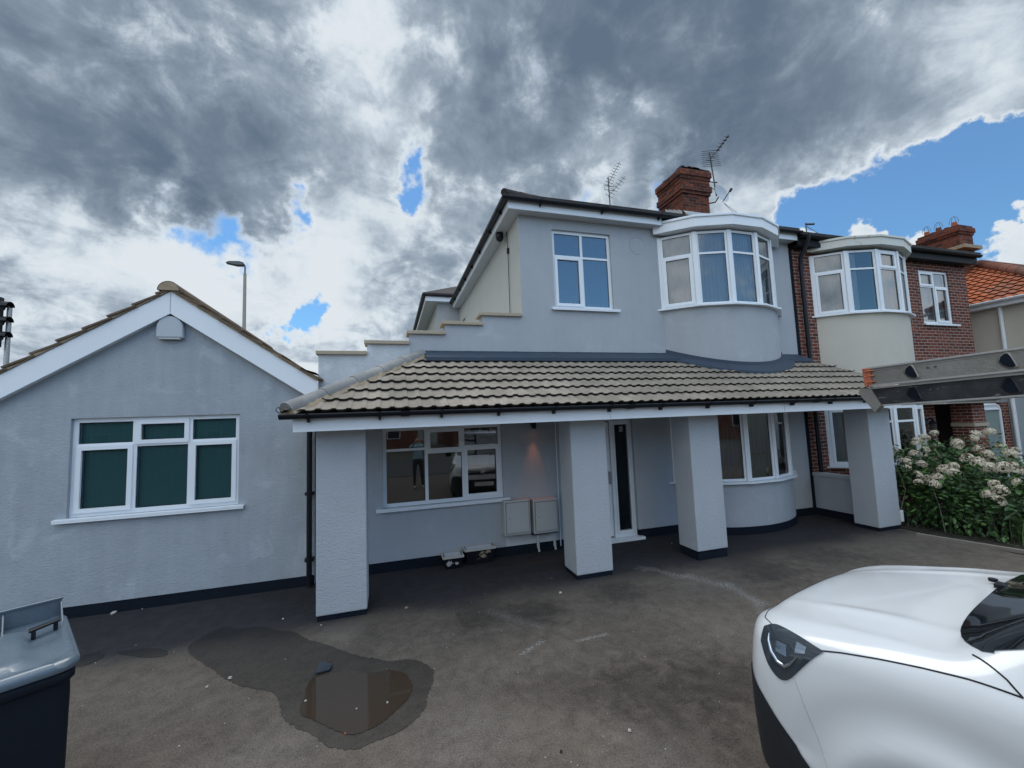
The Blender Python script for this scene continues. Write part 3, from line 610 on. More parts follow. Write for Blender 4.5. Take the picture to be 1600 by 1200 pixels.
# half-round hip tiles and mortar bedding
a = Vector((-1.06, Y0-.01, Z0+.035)); b = Vector((.50, W-.02, 3.30)); dd = (b-a).normalized(); L = (b-a).length
side = dd.cross(Vector((0, 0, 1))).normalized(); up = side.cross(dd)
nseg = 5
for i in range(nseg):
    t0, t1 = L*i/nseg-.0, L*(i+1)/nseg+.03
    rows = []
    for t, r in ((t0, .102), (t0+.02, .105), (t1, .094)):
        rows.append([a+dd*t+side*r*math.cos(math.pi*k/12)+up*(r*.92*math.sin(math.pi*k/12)-.03) for k in range(13)])
    q = MB(); q.grid(rows); q.add(rows[0], [tuple(range(13))]); q.build('hip_tile', M['hip'], H)
q = MB(); rows = []
rr = random.Random(3)
for i in range(60):
    t = L*i/59; rows.append([a+dd*t+side*(.118+rr.uniform(-.008, .010))-up*.07, a+dd*t+side*.088+up*(-.004+rr.uniform(-.006, .006)), a+dd*t-side*.085-up*.004, a+dd*t-side*.13-up*.07])
q.grid(rows); q.add(rows[0], [(0, 1, 2, 3)]); q.build('hip_mortar', M['mortar'], H)
q = MB(); q.tube([a-dd*.02-up*.03, a-dd*.09-up*.02, a-dd*.11+up*.02, a-dd*.075+up*.045, a-dd*.06+up*.02], .006, 6); q.build('hip_iron', M['steel_dark'], H)
# lead apron along the wall and round the bay
q = MB(); xs = [.56+(5.25-.56)*i/40 for i in range(41)]
rl = random.Random(8)
q.grid([[(x, W-.006, 3.352+rl.uniform(-.002, .002)) for x in xs], [(x, W-.012, 3.33) for x in xs], [(x, W-.29, roofz(W-.29)+.084+rl.uniform(-.003, .003)) for x in xs], [(x, W-.295, roofz(W-.29)+.03) for x in xs]], 0, False)
xs = [7.75+(8.44-7.75)*i/8 for i in range(9)]
q.grid([[(x, W-.006, 3.35) for x in xs], [(x, W-.012, 3.33) for x in xs], [(x, W-.29, roofz(W-.29)+.084) for x in xs], [(x, W-.295, roofz(W-.29)+.03) for x in xs]], 0, False)
AA = [-49+98*i/60 for i in range(61)]
def rp(r, a, dz): y = BCY-r*math.cos(R(a)); return (CX+r*math.sin(R(a)), y, roofz(y)+dz)
q.grid([[rp(BR+.004, t, .155) for t in AA], [rp(BR+.012, t, .095) for t in AA], [rp(BR+.20, t, .060) for t in AA], [rp(BR+.205, t, .02) for t in AA]], 0, False)
q.build('lead_flashing', M['lead'], H)
# upper eaves, gutter and hipped roof over both halves of the pair
for c in ((1.99, 5.05, 6.51, 6.53, 5.79, 5.93), (7.95, 8.45, 6.51, 6.53, 5.79, 5.93), (1.99, 2.01, 6.53, 12.9, 5.79, 5.93), (1.14, 1.16, 12.93, 18.5, 5.99, 6.14), (1.16, 2.0, 12.91, 12.93, 5.99, 6.14)):
    q = MB(); q.box(*c); q.build('upper_fascia', M['upvc'], H)
q = MB(); q.box(2.01, 8.45, 6.53, W, 5.80, 5.815); q.box(2.01, 2.23, W, 12.9, 5.80, 5.815); q.box(1.16, 1.53, 12.93, 18.5, 6.0, 6.015); q.box(1.53, 2.0, 12.93, 13.15, 6.0, 6.015); q.build('soffit', M['soffit'], H)
gutter(H, ((1.87, 6.45, 5.96), (8.5, 6.45, 5.96)), .055, brackets=[.7, 1.9, 3.1, 4.3], joints=[1.95])
gutter(H, ((1.93, 12.9, 5.96), (1.93, 6.45, 5.96)), .055, brackets=[.6, 1.5, 2.4, 3.3, 4.2, 5.2, 6.0], nb=(-1, 0))
gutter(H, ((1.08, 18.5, 6.18), (1.08, 12.87, 6.18)), .055, nb=(-1, 0)); gutter(H, ((1.08, 12.87, 6.18), (1.93, 12.87, 6.18)), .05)
def hiproof(mb, x0, x1, y0, y1, z, pitch, left=True, right=True, t=.06):
    h = (y1-y0)/2; k = math.tan(R(pitch)); rz = z+h*k; ym = (y0+y1)/2
    xl = x0+h if left else x0; xr = x1-h if right else x1
    vs = [(x0, y0, z), (x1, y0, z), (x1, y1, z), (x0, y1, z), (xl, ym, rz), (xr, ym, rz)]
    vs2 = [(a, b, c-t) for a, b, c in vs[:4]]
    mb.add(vs+vs2, [(0, 1, 5, 4), (2, 3, 4, 5), (3, 0, 4), (1, 2, 5), (0, 6, 7, 1), (1, 7, 8, 2), (2, 8, 9, 3), (3, 9, 6, 0)])
    return xl, xr, ym, rz
q = MB(); hl = hiproof(q, 1.90, 8.44, 6.43, 13.0, 6.02, 28.0, True, False); q.build('main_roof', M['tile_dark'], H)
q = MB(); hiproof(q, 1.05, 6.0, 12.85, 18.6, 6.23, 28, True, True); q.build('rear_roof', M['tile_dark'], H)
q = MB(); p0 = Vector((1.91, 6.44, 6.02)); p1 = Vector((5.185, 9.715, 7.765)); 
for i in range(8): q.tube([p0+(p1-p0)*i/8, p0+(p1-p0)*(i+1.06)/8], [.065, .06], 10)
q.build('hip_ridge', M['tile_dark'], H)
# downpipes
q = MB(); q.tube([(-1.075, 6.46, 2.31), (-1.075, 6.48, 2.2), (-1.08, 6.50, 2.05), (-1.08, 6.50, .03)], .036, 10); q.build('downpipe', M['black'], H)
for z in (.35, 1.25):
    q = MB(); q.tube([(-1.08, 6.50, z), (-1.08, 6.50, z+.05)], .044, 10); q.box(-1.14, -1.02, 6.50, 6.60, z, z+.04); q.build('pipe_clip', M['black'], H)
q = MB(); q.tube([(8.63, 6.40, 5.9), (8.63, 6.42, 5.78), (8.63, 6.62, 5.45), (8.63, 6.63, 5.2), (8.63, 6.63, .05)], .042, 10); q.build('downpipe', M['black'], H)
for z in (3.5, 4.6, 5.2): 
    q = MB(); q.tube([(8.63, 6.63, z), (8.63, 6.63, z+.09)], .052, 10); q.build('pipe_clip', M['black'], H)
# vent and faint round patch on the wall beside the upper window
q = MB(); q.tube([(4.62+.17*math.cos(R(a)), W-.001, 5.43+.17*math.sin(R(a))) for a in range(-40, 300, 17)], .004, 4); q.build('cable_ring', M['wall_stained'], H)
q = MB(); q.box(2.74, 2.755, 5.76+.95, 6.70, .05, 2.15); q.build('wall_cable', M['upvc'], H)

# chimney on the party ridge (part of the house), sooty red brick with oversailing courses
ch = MB(); cx0, cx1, cy0, cy1 = 7.24, 8.06, 8.45, 9.35
def course(e, z0, z1, mi=0): ch.box(cx0-e, cx1+e, cy0-e, cy1+e, z0, z1, mi)
rc = random.Random(5)
z = 6.6; course(0, z, 7.78)
z = 7.78
for e in (.035, .065, .065, .03, .03, .05, .075, .075):
    course(e, z, z+.078); z += .0785
course(.045, z, z+.03, 1)
for k in range(26):
    x = rc.uniform(cx0-.05, cx1-.1); y = rc.choice([cy0-.06, cy0+rc.uniform(0, .8)]); ch.box(x, x+rc.uniform(.08, .2), y, y+rc.uniform(.08, .16), z+.025, z+.03+rc.uniform(.02, .06), 1)
cho = ch.build('chimney', [M['stackbrick'], mat('sooty_flaunching', rough=.95, build=vary((.06, .05, .045), .4, 9, 60, 1))], H, bevel=.006)
q = MB(); q.box(cx0-.02, cx1+.02, cy0-.16, cy0-.012, 7.13, 7.19); 
q.add([(cx0-.03, cy0-.02, 7.30), (cx1+.02, cy0-.02, 7.30), (cx1+.02, cy0-.20, 7.08), (cx0-.03, cy0-.20, 7.08)], [(0, 1, 2, 3)])
for k in range(4): 
    y = cy0+.05+k*.16; q.add([(cx0-.006, y, 7.22+k*.085), (cx0-.006, y+.16, 7.22+k*.085), (cx0-.006, y+.16, 7.45+k*.085), (cx0-.006, y, 7.33+k*.085)], [(0, 1, 2, 3)])
q.build('chimney_flashing', M['pipe_white'], cho)
q = MB()
for a in (0, 60, 120): q.tube([(7.72+.13*math.cos(R(a))*math.cos(R(t)), 8.75+.13*math.sin(R(a))*math.cos(R(t)), 8.42+.26*math.sin(R(t))) for t in range(0, 181, 20)], .005, 5)
q.build('bird_guard', M['steel_dark'], cho)
# ------------------------------------------------------------------ gabled bungalow wing on the left
GY = 6.60
G = thing('gabled_annexe', 'single-storey grey rendered annexe with a white gable board and brown tiles, left of the house', 'house', (-3, 6.6, 0))
GW = (-3.83, -1.98, 1.19, 2.42)
q = MB(); wall_cells(q, -5.5, -1.03, .12, 2.5, GY, [GW], .12)
q.add([(-5.5, GY, 2.5), (-1.03, GY, 2.5), (-1.03, GY, 2.80), (-2.78, GY, 3.97), (-5.0, GY, 2.5)], [(0, 1, 2, 3, 4)])
q.quad((-1.03, GY, .0), (-1.03, 6.73, .0), (-1.03, 6.73, 2.8), (-1.03, GY, 2.8)); q.quad((-5.5, 11, 0), (-5.5, GY, 0), (-5.5, GY, 2.5), (-5.5, 11, 2.5))
q.build('wall', M['wall_stained'], G)
q = MB(); q.box(-5.52, -1.035, GY-.014, GY+.03, 0, .075); q.box(-5.52, -1.035, GY-.006, GY+.02, .075, .135); q.build('plinth', M['plinth'], G)
window(G, (GW[0], GY+.05, GW[2]), UX, NY, GW[1]-GW[0], GW[3]-GW[2], [(1, .72, False, True), (1, .705, True, False), (.9, .72, False, True)], M['glass_dull'], M['blind_teal'], sillx=(.11, .08), sd=.11, back=.06, amp=.004)
room(G, -4.3, -1.6, GY+.13, 9, .8, 2.5)
AX, AZ, KL, KR = -2.78, 4.085, .655, .685
def barge(k, x1, sgn):
    z1 = AZ-abs(x1-AX)*k
    q = MB(); q.slab([(AX, AZ), (AX, AZ-.305), (x1, z1-.305), (x1, z1)] if sgn > 0 else [(AX-.0005, AZ), (x1, z1), (x1, z1-.305), (AX-.0005, AZ-.305)], GY-.10, GY-.075)
    q.build('barge_board', M['upvc'], G, bevel=.003)
    q = MB(); q.add([(AX, GY-.075, AZ-.29), (x1, GY-.075, z1-.29), (x1, GY+.01, z1-.29), (AX, GY+.01, AZ-.29)], [(0, 1, 2, 3)]); q.build('gable_soffit', M['upvc'], G)
barge(KR, -.985, 1); barge(KL, -5.9, -1)
q = MB(); q.box(AX-.003, AX+.003, GY-.104, GY-.099, AZ-.29, AZ-.02)
q.build('board_joint', M['meter'], G)
def slope(k, x1, sgn):
    q = MB(); th = math.atan(k); L = abs(x1-AX)/math.cos(th); n = int(L/.30)+1; c, s = math.cos(th), math.sin(th); rr = random.Random(int(k*1000))
    for i in range(n):
        t0, t1 = L-(i+1)*.30, L-i*.30+.03
        if t0 < 0: t0 = 0
        hA, hB = .026+rr.uniform(-.003, .003), .062+rr.uniform(-.006, .006)
        yf = GY-.135+rr.uniform(-.008, .008)
        def P(t, h, y): return (AX+sgn*(t*c+h*s), y, AZ-t*s+h*c)
        vs = [P(t0, hA-.02, yf), P(t1, hB-.026, yf), P(t1, hB, yf), P(t0, hA+.0, yf), P(t0, hA-.02, 11.2), P(t1, hB-.026, 11.2), P(t1, hB, 11.2), P(t0, hA, 11.2)]
        q.add(vs, [(0, 1, 2, 3), (7, 6, 5, 4), (3, 2, 6, 7), (1, 5, 6, 2), (0, 4, 5, 1)])
    # mortar bed under the verge
    q.build('roof_slope', M['tile_brown'], G)
    q = MB(); vs = []
    for t in [L*i/50 for i in range(51)]: vs.append([(AX+sgn*(t*c), GY-.115+rr.uniform(-.006, .006), AZ-t*s-.002), (AX+sgn*(t*c+.034*s), GY-.118+rr.uniform(-.008, .008), AZ-t*s+.034*c+rr.uniform(-.003, .003))])
    q.grid(vs, 0, False); q.build('verge_mortar', M['mortar'], G)
slope(KR, -.985, 1); slope(KL, -5.9, -1)
q = MB(); rows = []
for y in (GY-.15, GY-.13, 11.2): rows.append([(AX-.01+.125*math.cos(math.pi*k/12), y, AZ+.0+.125*math.sin(math.pi*k/12)) for k in range(13)])
q.grid(rows); q.build('ridge_tile', M['tile_brown'], G)
q = MB(); q.add([(AX-.01+.12*math.cos(math.pi*k/12), GY-.146, AZ+.12*math.sin(math.pi*k/12)) for k in range(13)], [tuple(range(13))]); q.build('ridge_end_mortar', M['mortar'], G)
q = MB(); q.add([(-1.20, GY-.16, 3.04), (-.99, GY-.16, 2.97), (-.99, GY+.4, 2.97), (-1.20, GY+.4, 3.04)], [(0, 1, 2, 3)]); q.build('valley_lead', M['lead'], G)

# ------------------------------------------------------------------ brick half of the pair
N = thing('brick_house', 'dark red brick semi-detached house with a cream curved bay, right of the grey house', 'house', (11.4, 6.72, 0))
NW = (12.56, 13.67, 4.15, 5.50); NCX = 10.45
q = MB(); wall_cells(q, 8.42, 14.36, 0, 5.70, W, [NW, (9.25, 11.7, 4.2, 5.6), (9.25, 11.7, .9, 2.15), (12.55, 13.35, 0, 2.2)], .09)
q.quad((14.36, W, 0), (14.36, 12.7, 0), (14.36, 12.7, 5.7), (14.36, W, 5.7)); q.add([(14.36, W-.3, 5.7), (14.36, 12.9, 5.7), (14.36, 9.7, 7.55)], [(0, 1, 2)])
q.build('wall', M['brick'], N)
q = MB(); 
for i in range(17): q.box(12.50+i*.0735, 12.50+i*.0735+.064, W-.004, W+.05, 5.503, 5.70)
q.build('soldier_lintel', M['brick'], N)
window(N, (NW[0], W+.03, NW[2]), UX, NY, NW[1]-NW[0], NW[3]-NW[2], [(1, .70, True, False), (.95, .70, False, True)], M['glass'], M['white_curtain'], sillx=(.04, .14), isblind=False, period=.2, amp=.02, back=.12)
room(N, 12.4, 13.8, W+.1, 9, 3.9, 5.68)
q = MB(); curved(q, NCX, BCY, BR-.01, -49, 49, 2.2, 4.166); q.build('upper_bay_wall', M['ncream'], N)
q = MB(); curved(q, NCX, BCY, BR-.01, -49, 49, 0, .93); q.build('lower_bay_wall', M['brick'], N)
CU = M['white_curtain']
bay(N, NCX, 4.2, 1.36, [(.70, False, True), (.70, False, False), (.70, True, False), (.70, False, False), (.70, False, False)], .7, M['glass'], [(CU, None), (CU, (.0, .4)), (CU, (.0, .9)), (CU, None), (CU, None)], .09, isblind=False)
bay(N, NCX, .95, 1.22, [(None, False, True), (.74, False, False), (.74, False, False), (None, False, True), (None, False, False)], .7, M['glass_low'], [(CU, None), (CU, (0, .5)), None, (CU, (0, .25)), (CU, None)], .09, isblind=False)
room(N, 9.1, 11.8, W+.02, 9.5, 4.1, 5.7); room(N, 9.1, 11.8, W+.02, 9.5, .5, 2.25)
bayroof(N, NCX, 5.62, 5.78, BR+.14, M['upvc_old'], M['darktrim'])
q = MB(); q.box(8.45, 14.45, 6.50, 6.53, 5.68, 5.86); q.box(8.45, 14.4, 6.53, W, 5.69, 5.705); q.build('fascia', M['darktrim'], N)
gutter(N, ((8.5, 6.44, 5.89), (14.45, 6.44, 5.89)), .06, M['darktrim'])
q = MB(); hiproof(q, 8.441, 14.46, 6.42, 12.9, 5.955, 28.5, False, False); q.build('roof', M['tile_dark'], N)
# porch recess with brick pier, canopy, lantern
q = MB(); q.box(13.10, 13.58, 6.33, W-.001, 0, 2.16); po = q.build('porch_pier', M['brick'], N)
q = MB(); q.box(13.06, 13.62, 6.29, W-.001, 1.62, 1.70); q.build('stone_band', M['coping'], po)
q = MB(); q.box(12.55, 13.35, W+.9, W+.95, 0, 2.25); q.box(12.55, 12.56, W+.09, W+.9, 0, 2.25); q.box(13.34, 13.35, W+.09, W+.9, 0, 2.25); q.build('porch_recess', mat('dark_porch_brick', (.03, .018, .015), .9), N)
q = MB(); q.box(12.85, 13.08, W+.80, W+.86, 1.0, 2.1); q.build('porch_window_frame', M['upvc'], N)
q = MB(); q.box(11.75, 13.62, 6.10, W, 2.17, 2.28); q.build('porch_canopy', M['ncream'], N, bevel=.01)
q = MB(); q.box(11.8, 13.6, 6.04, 6.10, 2.22, 2.29); q.build('canopy_gutter', M['darktrim'], N)
L_ = thing('wall_lantern', 'black carriage lantern fixed to the brick wall by the neighbour\'s porch', 'lantern', (12.2, 6.6, 1.5))
q = MB(); q.tube([(12.2, 6.6, 1.50), (12.2, 6.6, 1.72)], [.05, .075], 6); q.build('lamp_glass', mat('smoked_glass', (.05, .05, .05), .2), L_)
q = MB(); q.tube([(12.2, 6.6, 1.72), (12.2, 6.6, 1.83)], [.09, .015], 6); q.tube([(12.2, 6.6, 1.46), (12.2, 6.6, 1.50)], [.02, .055], 6); q.tube([(12.2, W, 1.78), (12.2, 6.64, 1.86), (12.2, 6.6, 1.82)], .012, 6); q.box(12.17, 12.23, W-.02, W-.003, 1.7, 1.85); q.build('bracket', M['black'], L_)
# party downpipe stain strip
q = MB(); q.box(8.425, 8.50, W-.010, W-.002, 0, 5.68); q.build('tar_strip', M['plinth'], N)

# garden gate panel between the brick house and the orange-roofed one
T_ = thing('side_gate', 'grey-green side gate with a rounded white top rail beside the brick house', 'gate', (14.75, 6.9, 0))
q = MB(); q.box(14.42, 15.40, 6.92, 6.96, 0, 1.98); q.build('gate_panel', mat('grey_green_paint', rough=.6, build=vary((.23, .29, .28), .1, 3)), T_)
q = MB(); q.tube([(14.42, 6.9, 0), (14.42, 6.9, 1.97), (14.47, 6.9, 2.06), (14.6, 6.9, 2.1), (15.25, 6.9, 2.1), (15.36, 6.9, 2.06), (15.41, 6.9, 1.97), (15.41, 6.9, 0)], .035, 8); q.tube([(14.42, 6.9, 1.98), (15.41, 6.9, 1.98)], .03, 8); q.box(14.44, 15.39, 6.89, 6.91, 1.98, 2.08); q.build('gate_frame', M['upvc'], T_)
q = MB(); q.box(15.28, 15.33, 6.87, 6.92, .98, 1.1); q.build('handle', M['metal'], T_)
q = MB(); q.box(15.48, 15.70, 6.85, 7.1, 0, 2.15); tag(q.build('gate_pier', M['brick']), 'narrow brick pier standing between the grey-green gate and the pale house', 'pier')

# ------------------------------------------------------------------ orange-roofed house beyond
OX = 15.75
O = thing('orange_roofed_house', 'cream rendered house with a bright orange tiled hipped roof at the far right', 'house', (17, 6, 0))
ez, ex, ey0, ey1, kk_ = 4.86, 15.5, 5.35, 11.0, .60
hw = (ey1-ey0)/2; ry = ey0+hw; tz = ez+hw*kk_; th = math.atan(kk_)
q = MB(); q.box(OX, 27, 5.6, 10.8, 0, 4.72); q.build('wall', M['ncream'], O)
q = MB(); q.box(OX-.02, OX, 5.6, 7.4, 0, 2.45); q.build('painted_lower_wall', mat('pale_blue_grey_paint', rough=.8, build=vary((.36, .42, .46), .08, 2)), O)
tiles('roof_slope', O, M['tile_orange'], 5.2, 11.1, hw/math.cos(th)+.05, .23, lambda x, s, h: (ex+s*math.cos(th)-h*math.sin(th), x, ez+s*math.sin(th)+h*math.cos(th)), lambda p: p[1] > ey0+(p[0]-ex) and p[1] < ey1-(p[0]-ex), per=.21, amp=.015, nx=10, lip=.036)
q = MB(); q.add([(ex, ey0, ez), (ex+hw, ry, tz), (27, ry, tz), (27.3, ey0, ez)], [(0, 3, 2, 1)]); q.add([(ex, ey1, ez), (ex+hw, ry, tz), (27, ry, tz), (27.3, ey1, ez)], [(0, 1, 2, 3)]); q.build('roof_front_slope', M['tile_ridge'], O)
q = MB(); q.add([(ex, ey0, ez-.03), (ex, ey1, ez-.03), (ex+hw, ry, tz-.04)], [(0, 2, 1)]); q.build('roof_underlay', M['tile_orange'], O)
q = MB(); p0 = Vector((ex, ey0, ez+.05)); p1 = Vector((ex+hw, ry, tz+.06))
for i in range(10): q.tube([p0+(p1-p0)*i/10, p0+(p1-p0)*(i+1.05)/10], [.13, .12], 10)
q.tube([p1, (27, ry, tz+.06)], .12, 10); q.build('ridge_tiles', M['tile_ridge'], O)
gutter(O, ((ex-.05, 11.1, ez), (ex-.05, 5.2, ez)), .07, M['upvc'], nb=(-1, 0)); q = MB(); q.box(ex+.0, ex+.02, 5.35, 11, ez-.17, ez-.0); q.box(ex+.02, OX, 5.35, 11, ez-.17, ez-.155); q.build('fascia', M['upvc'], O)
q = MB(); q.tube([(OX-.07, 6.75, 4.8), (OX-.07, 6.75, .05)], .045, 8); q.build('downpipe', M['upvc'], O)
c2 = MB(); c2.box(17.8, 18.5, 8.35, 9.4, 5.5, 7.65)
for i, e in enumerate((.03, .06, .06, .02)): c2.box(17.8-e, 18.5+e, 8.35-e, 9.4+e, 7.65+i*.076, 7.65+i*.076+.0755)
co = c2.build('chimney', M['stackbrick'], O, bevel=.006)
for i, y in enumerate((8.52, 8.72, 8.93, 9.08, 9.25)):
    q = MB(); q.tube([(18.0, y, 7.9), (18.0, y, 8.12 if i % 2 == 0 else 8.03)], [.085, .07], 12); q.build('chimney_pot', M['tile_orange'] if i in (0, 4) else M['stackbrick'], co)
q = MB()
for y in (8.52, 9.25, 8.93):
    for a in (0, 90): q.tube([(18.0+.12*math.cos(R(a))*math.cos(R(t)), y+.12*math.sin(R(a))*math.cos(R(t)), 8.1+.22*math.sin(R(t))) for t in range(0, 181, 20)], .006, 5)
q.build('bird_guard', M['steel_dark'], co)
q = MB(); q.box(17.7, 18.6, 8.2, 9.5, 7.14, 7.25); q.build('chimney_flashing', M['mortar'], co)

# ------------------------------------------------------------------ low wall by the last pillar
LWL = thing('low_wall', 'low grey rendered wall with a rounded cap joining the bay side of the house to the rightmost pillar', 'wall', (8.55, 6.2, 0))
q = MB(); q.box(8.50, 8.64, 5.775, W-.001, .14, .78); q.build('wall_body', M['wall'], LWL)
q = MB(); q.box(8.47, 8.67, 5.775, W-.001, .78, .86); q.build('wall_cap', M['wall'], LWL, bevel=.02)
q = MB(); q.box(8.488, 8.65, 5.775, W-.001, 0, .14); q.build('wall_base', M['plinth'], LWL)

# ------------------------------------------------------------------ street lamp, traffic signal
S = thing('street_lamp', 'tall grey street lamp rising behind the gabled annexe', 'street lamp', (-7.36, 25, 0))
q = MB(); q.tube([(-7.36, 25, 0), (-7.36, 25, 10.6)], [.12, .075], 12); q.build('pole', mat('weathered_tan_steel', (.32, .29, .24), .6), S)
q = MB(); q.tube([(-7.36, 25, 10.5), (-7.36, 25, 10.95), (-7.40, 25, 11.08), (-7.5, 25, 11.13)], .04, 8); q.build('arm', M['steel_dark'], S)
q = MB(); q.slab([(-8.25, 11.10), (-8.1, 11.20), (-7.6, 11.23), (-7.42, 11.18), (-7.42, 11.02), (-7.75, 11.0)], 24.84, 25.16); q.build('lamp_head', M['steel_dark'], S, bevel=.02)
S = thing('traffic_light', 'black traffic signal head on a pole at the left edge of the photo', 'traffic light', (-8.25, 12, 0))
q = MB(); q.tube([(-8.2, 12.05, 0), (-8.2, 12.05, 5.25)], .045, 10); q.build('pole', M['metal'], S)
q = MB(); q.box(-8.60, -8.25, 11.8, 12.0, 4.22, 5.36); q.build('signal_head', M['black'], S, bevel=.03)
for z in (4.46, 4.80, 5.14):
    q = MB(); q.grid([[(x, 11.9+.12*math.cos(math.pi*k/8)*s_, z+.12*math.sin(math.pi*k/8)*s_) for k in range(9)] for x, s_ in ((-8.25, 1), (-8.08, .92))]); q.tube([(-8.25, 11.9, z), (-8.23, 11.9, z)], .1, 12); q.build('visor', M['black'], S)
# ------------------------------------------------------------------ aerials, dish, alarm, lamps
def yagi(q, tip, tail, n, el, L0, L1, r=.007):
    a, b = Vector(tail), Vector(tip); q.tube([a, b], r, 5); e = Vector(el).normalized()
    for i in range(n):
        p = a+(b-a)*(i+.3)/n; l = L0+(L1-L0)*i/n; q.tube([p-e*l, p+e*l], .0065, 4)
A1 = thing('tv_aerial', 'thin TV aerial on a short mast above the eaves over the upper left window', 'TV aerial', (5.2, 8.5, 7.1))
q = MB(); q.tube([(5.17, 8.5, 7.0), (5.16, 8.5, 7.95)], .014, 6); q.build('mast', M['steel_dark'], A1)
q = MB(); yagi(q, (5.46, 8.42, 8.33), (5.12, 8.5, 7.72), 9, (1, -.3, -.45), .10, .06); q.build('upper_array', M['steel_dark'], A1)
q = MB(); yagi(q, (5.58, 8.42, 7.98), (5.13, 8.5, 7.45), 7, (1, -.3, -.7), .10, .06); q.tube([(5.05, 8.5, 7.62), (5.3, 8.5, 7.62), (5.3, 8.5, 7.72), (5.05, 8.5, 7.72), (5.05, 8.5, 7.62)], .008, 4); q.build('lower_array', M['steel_dark'], A1)
A2 = thing('tv_aerial', 'larger TV aerial with a dense comb of rods on a mast strapped to the chimney', 'TV aerial', (8.35, 8.5, 7.9))
q = MB(); q.tube([(8.36, 8.5, 7.86), (8.24, 8.5, 9.05)], .018, 6); q.tube([(8.08, 8.5, 8.22), (8.42, 8.5, 8.24)], .016, 5); q.build('mast', M['steel_dark'], A2)
q = MB(); yagi(q, (8.46, 8.05, 9.28), (8.20, 8.5, 8.80), 8, (1, .1, .12), .12, .09, .012)
for i in range(9):
    z = 8.62+.052*i; q.tube([(7.98+.02*(i % 2), 8.5, z), (8.52-.012*i, 8.42, z+.06)], .008, 4)
for i in range(5): q.box(8.30+.035*i, 8.34+.035*i, 8.25-.05*i, 8.31-.05*i, 8.98+.06*i, 9.02+.06*i)
q.build('rod_array', M['steel_dark'], A2)
Ds = thing('satellite_dish', 'small grey satellite dish on the right side of the red brick chimney', 'satellite dish', (8.4, 8.3, 7.75))
q = MB(); rows = []
ax = Vector((.08, -.95, .25)).normalized(); s1 = ax.cross(Vector((0, 0, 1))).normalized(); s2 = s1.cross(ax); c = Vector((8.33, 8.35, 7.80))
for k in range(7):
    r = .26*k/6; rows.append([c+s1*r*.85*math.cos(2*math.pi*j/24)+s2*r*math.sin(2*math.pi*j/24)+ax*(.9*r*r) for j in range(25)])
q.grid(rows); q.build('reflector', M['alarm'], Ds)
q = MB(); q.tube([c-s2*.22, c+ax*.28-s2*.12], .012, 6); q.tube([c+ax*.26-s2*.14, c+ax*.34-s2*.1], .03, 8); q.build('feed_arm', M['steel_dark'], Ds)
q = MB(); q.tube([(8.08, 8.6, 7.66), (8.3, 8.5, 7.68), c-ax*.02], .018, 6); q.tube([(8.1, 8.6, 8.3), (8.13, 8.52, 8.1), (8.3, 8.46, 8.0), c-ax*.01], .01, 5); q.build('bracket', M['steel_dark'], Ds)
q = MB()
for dx in (0, .25): q.tube([(8.42, 8.35, 7.6), (8.52+dx*.5, 8.2, 7.3), (8.62+dx*1.4, 8.0, 7.02)], .005, 4)
q.build('cable', M['steel_dark'], Ds)
q = MB(); pts = [(8.75, 6.5, 6.12), (12, 8, 6.55), (17, 10, 7.3), (26, 13, 9.2)]; q.tube(pts, .008, 4); q.tube([(8.72, 6.5, 5.9), (8.72, 6.5, 6.2)], .012, 5); q.tube([(8.72, 6.5, 6.17), (8.9, 6.45, 6.17)], .022, 6)
tag(q.build('overhead_wire', M['steel_dark']), 'thin overhead wire running right from the eaves between the two bays', 'wire')
AB = thing('alarm_box', 'pale grey dome-topped alarm box under the peak of the annexe gable', 'alarm box', (-2.79, 6.6, 3.45))
q = MB(); cx, z0 = -2.79, 3.455
prof = [(cx-.152, z0), (cx+.152, z0), (cx+.150, z0+.13)]+[(cx+.148*math.cos(R(a)), z0+.15+.15*math.sin(R(a))) for a in range(10, 171, 16)]+[(cx-.150, z0+.13)]
q.slab(prof, GY-.085, GY-.001); ab = q.build('cover', M['alarm'], AB, bevel=.018)
q = MB(); q.box(cx-.12, cx+.12, GY-.08, GY-.02, z0-.016, z0+.002); q.build('base_vent', M['meter'], AB)
SC = thing('security_camera', 'small black dome camera under the eaves at the upper left corner of the house', 'security camera', (2.1, 7.3, 5.6))
q = MB(); q.tube([(2.10, 7.5, 5.79), (2.10, 7.5, 5.71), (2.10, 7.5, 5.66), (2.10, 7.5, 5.63)], [.075, .08, .06, .02], 12); q.build('dome', M['black'], SC)
q = MB(); q.box(2.05, 2.15, 7.44, 7.56, 5.77, 5.799); q.build('mount', M['black'], SC)
WL = thing('wall_light', 'small black downlighter glowing orange on the wall under the porch', 'wall light', (2.33, 6.6, 2.1))
q = MB(); q.tube([(2.33, 6.62, 2.03), (2.33, 6.62, 2.17)], .038, 14, caps=False); q.tube([(2.33, 6.62, 2.16), (2.33, 6.62, 2.17)], .037, 14); q.box(2.30, 2.36, 6.64, W-.002, 2.07, 2.12); q.build('lamp_body', M['black'], WL)
em = mat('warm_bulb', (1, .5, .3), .4); eb = em.node_tree.nodes['Principled BSDF']; eb.inputs['Emission Color'].default_value = (1, .33, .12, 1); eb.inputs['Emission Strength'].default_value = 4
q = MB(); q.tube([(2.33, 6.62, 2.055), (2.33, 6.62, 2.065)], .03, 12); q.build('bulb', em, WL)
ld = bpy.data.lights.new('bulb_light', 'SPOT'); ld.energy = 9; ld.color = (1, .27, .11); ld.spot_size = R(46); ld.spot_blend = .9; ld.shadow_soft_size = .02
lo = bpy.data.objects.new('bulb_light', ld); COL.objects.link(lo); lo.parent = WL; lo.location = (0, .02, -.06)

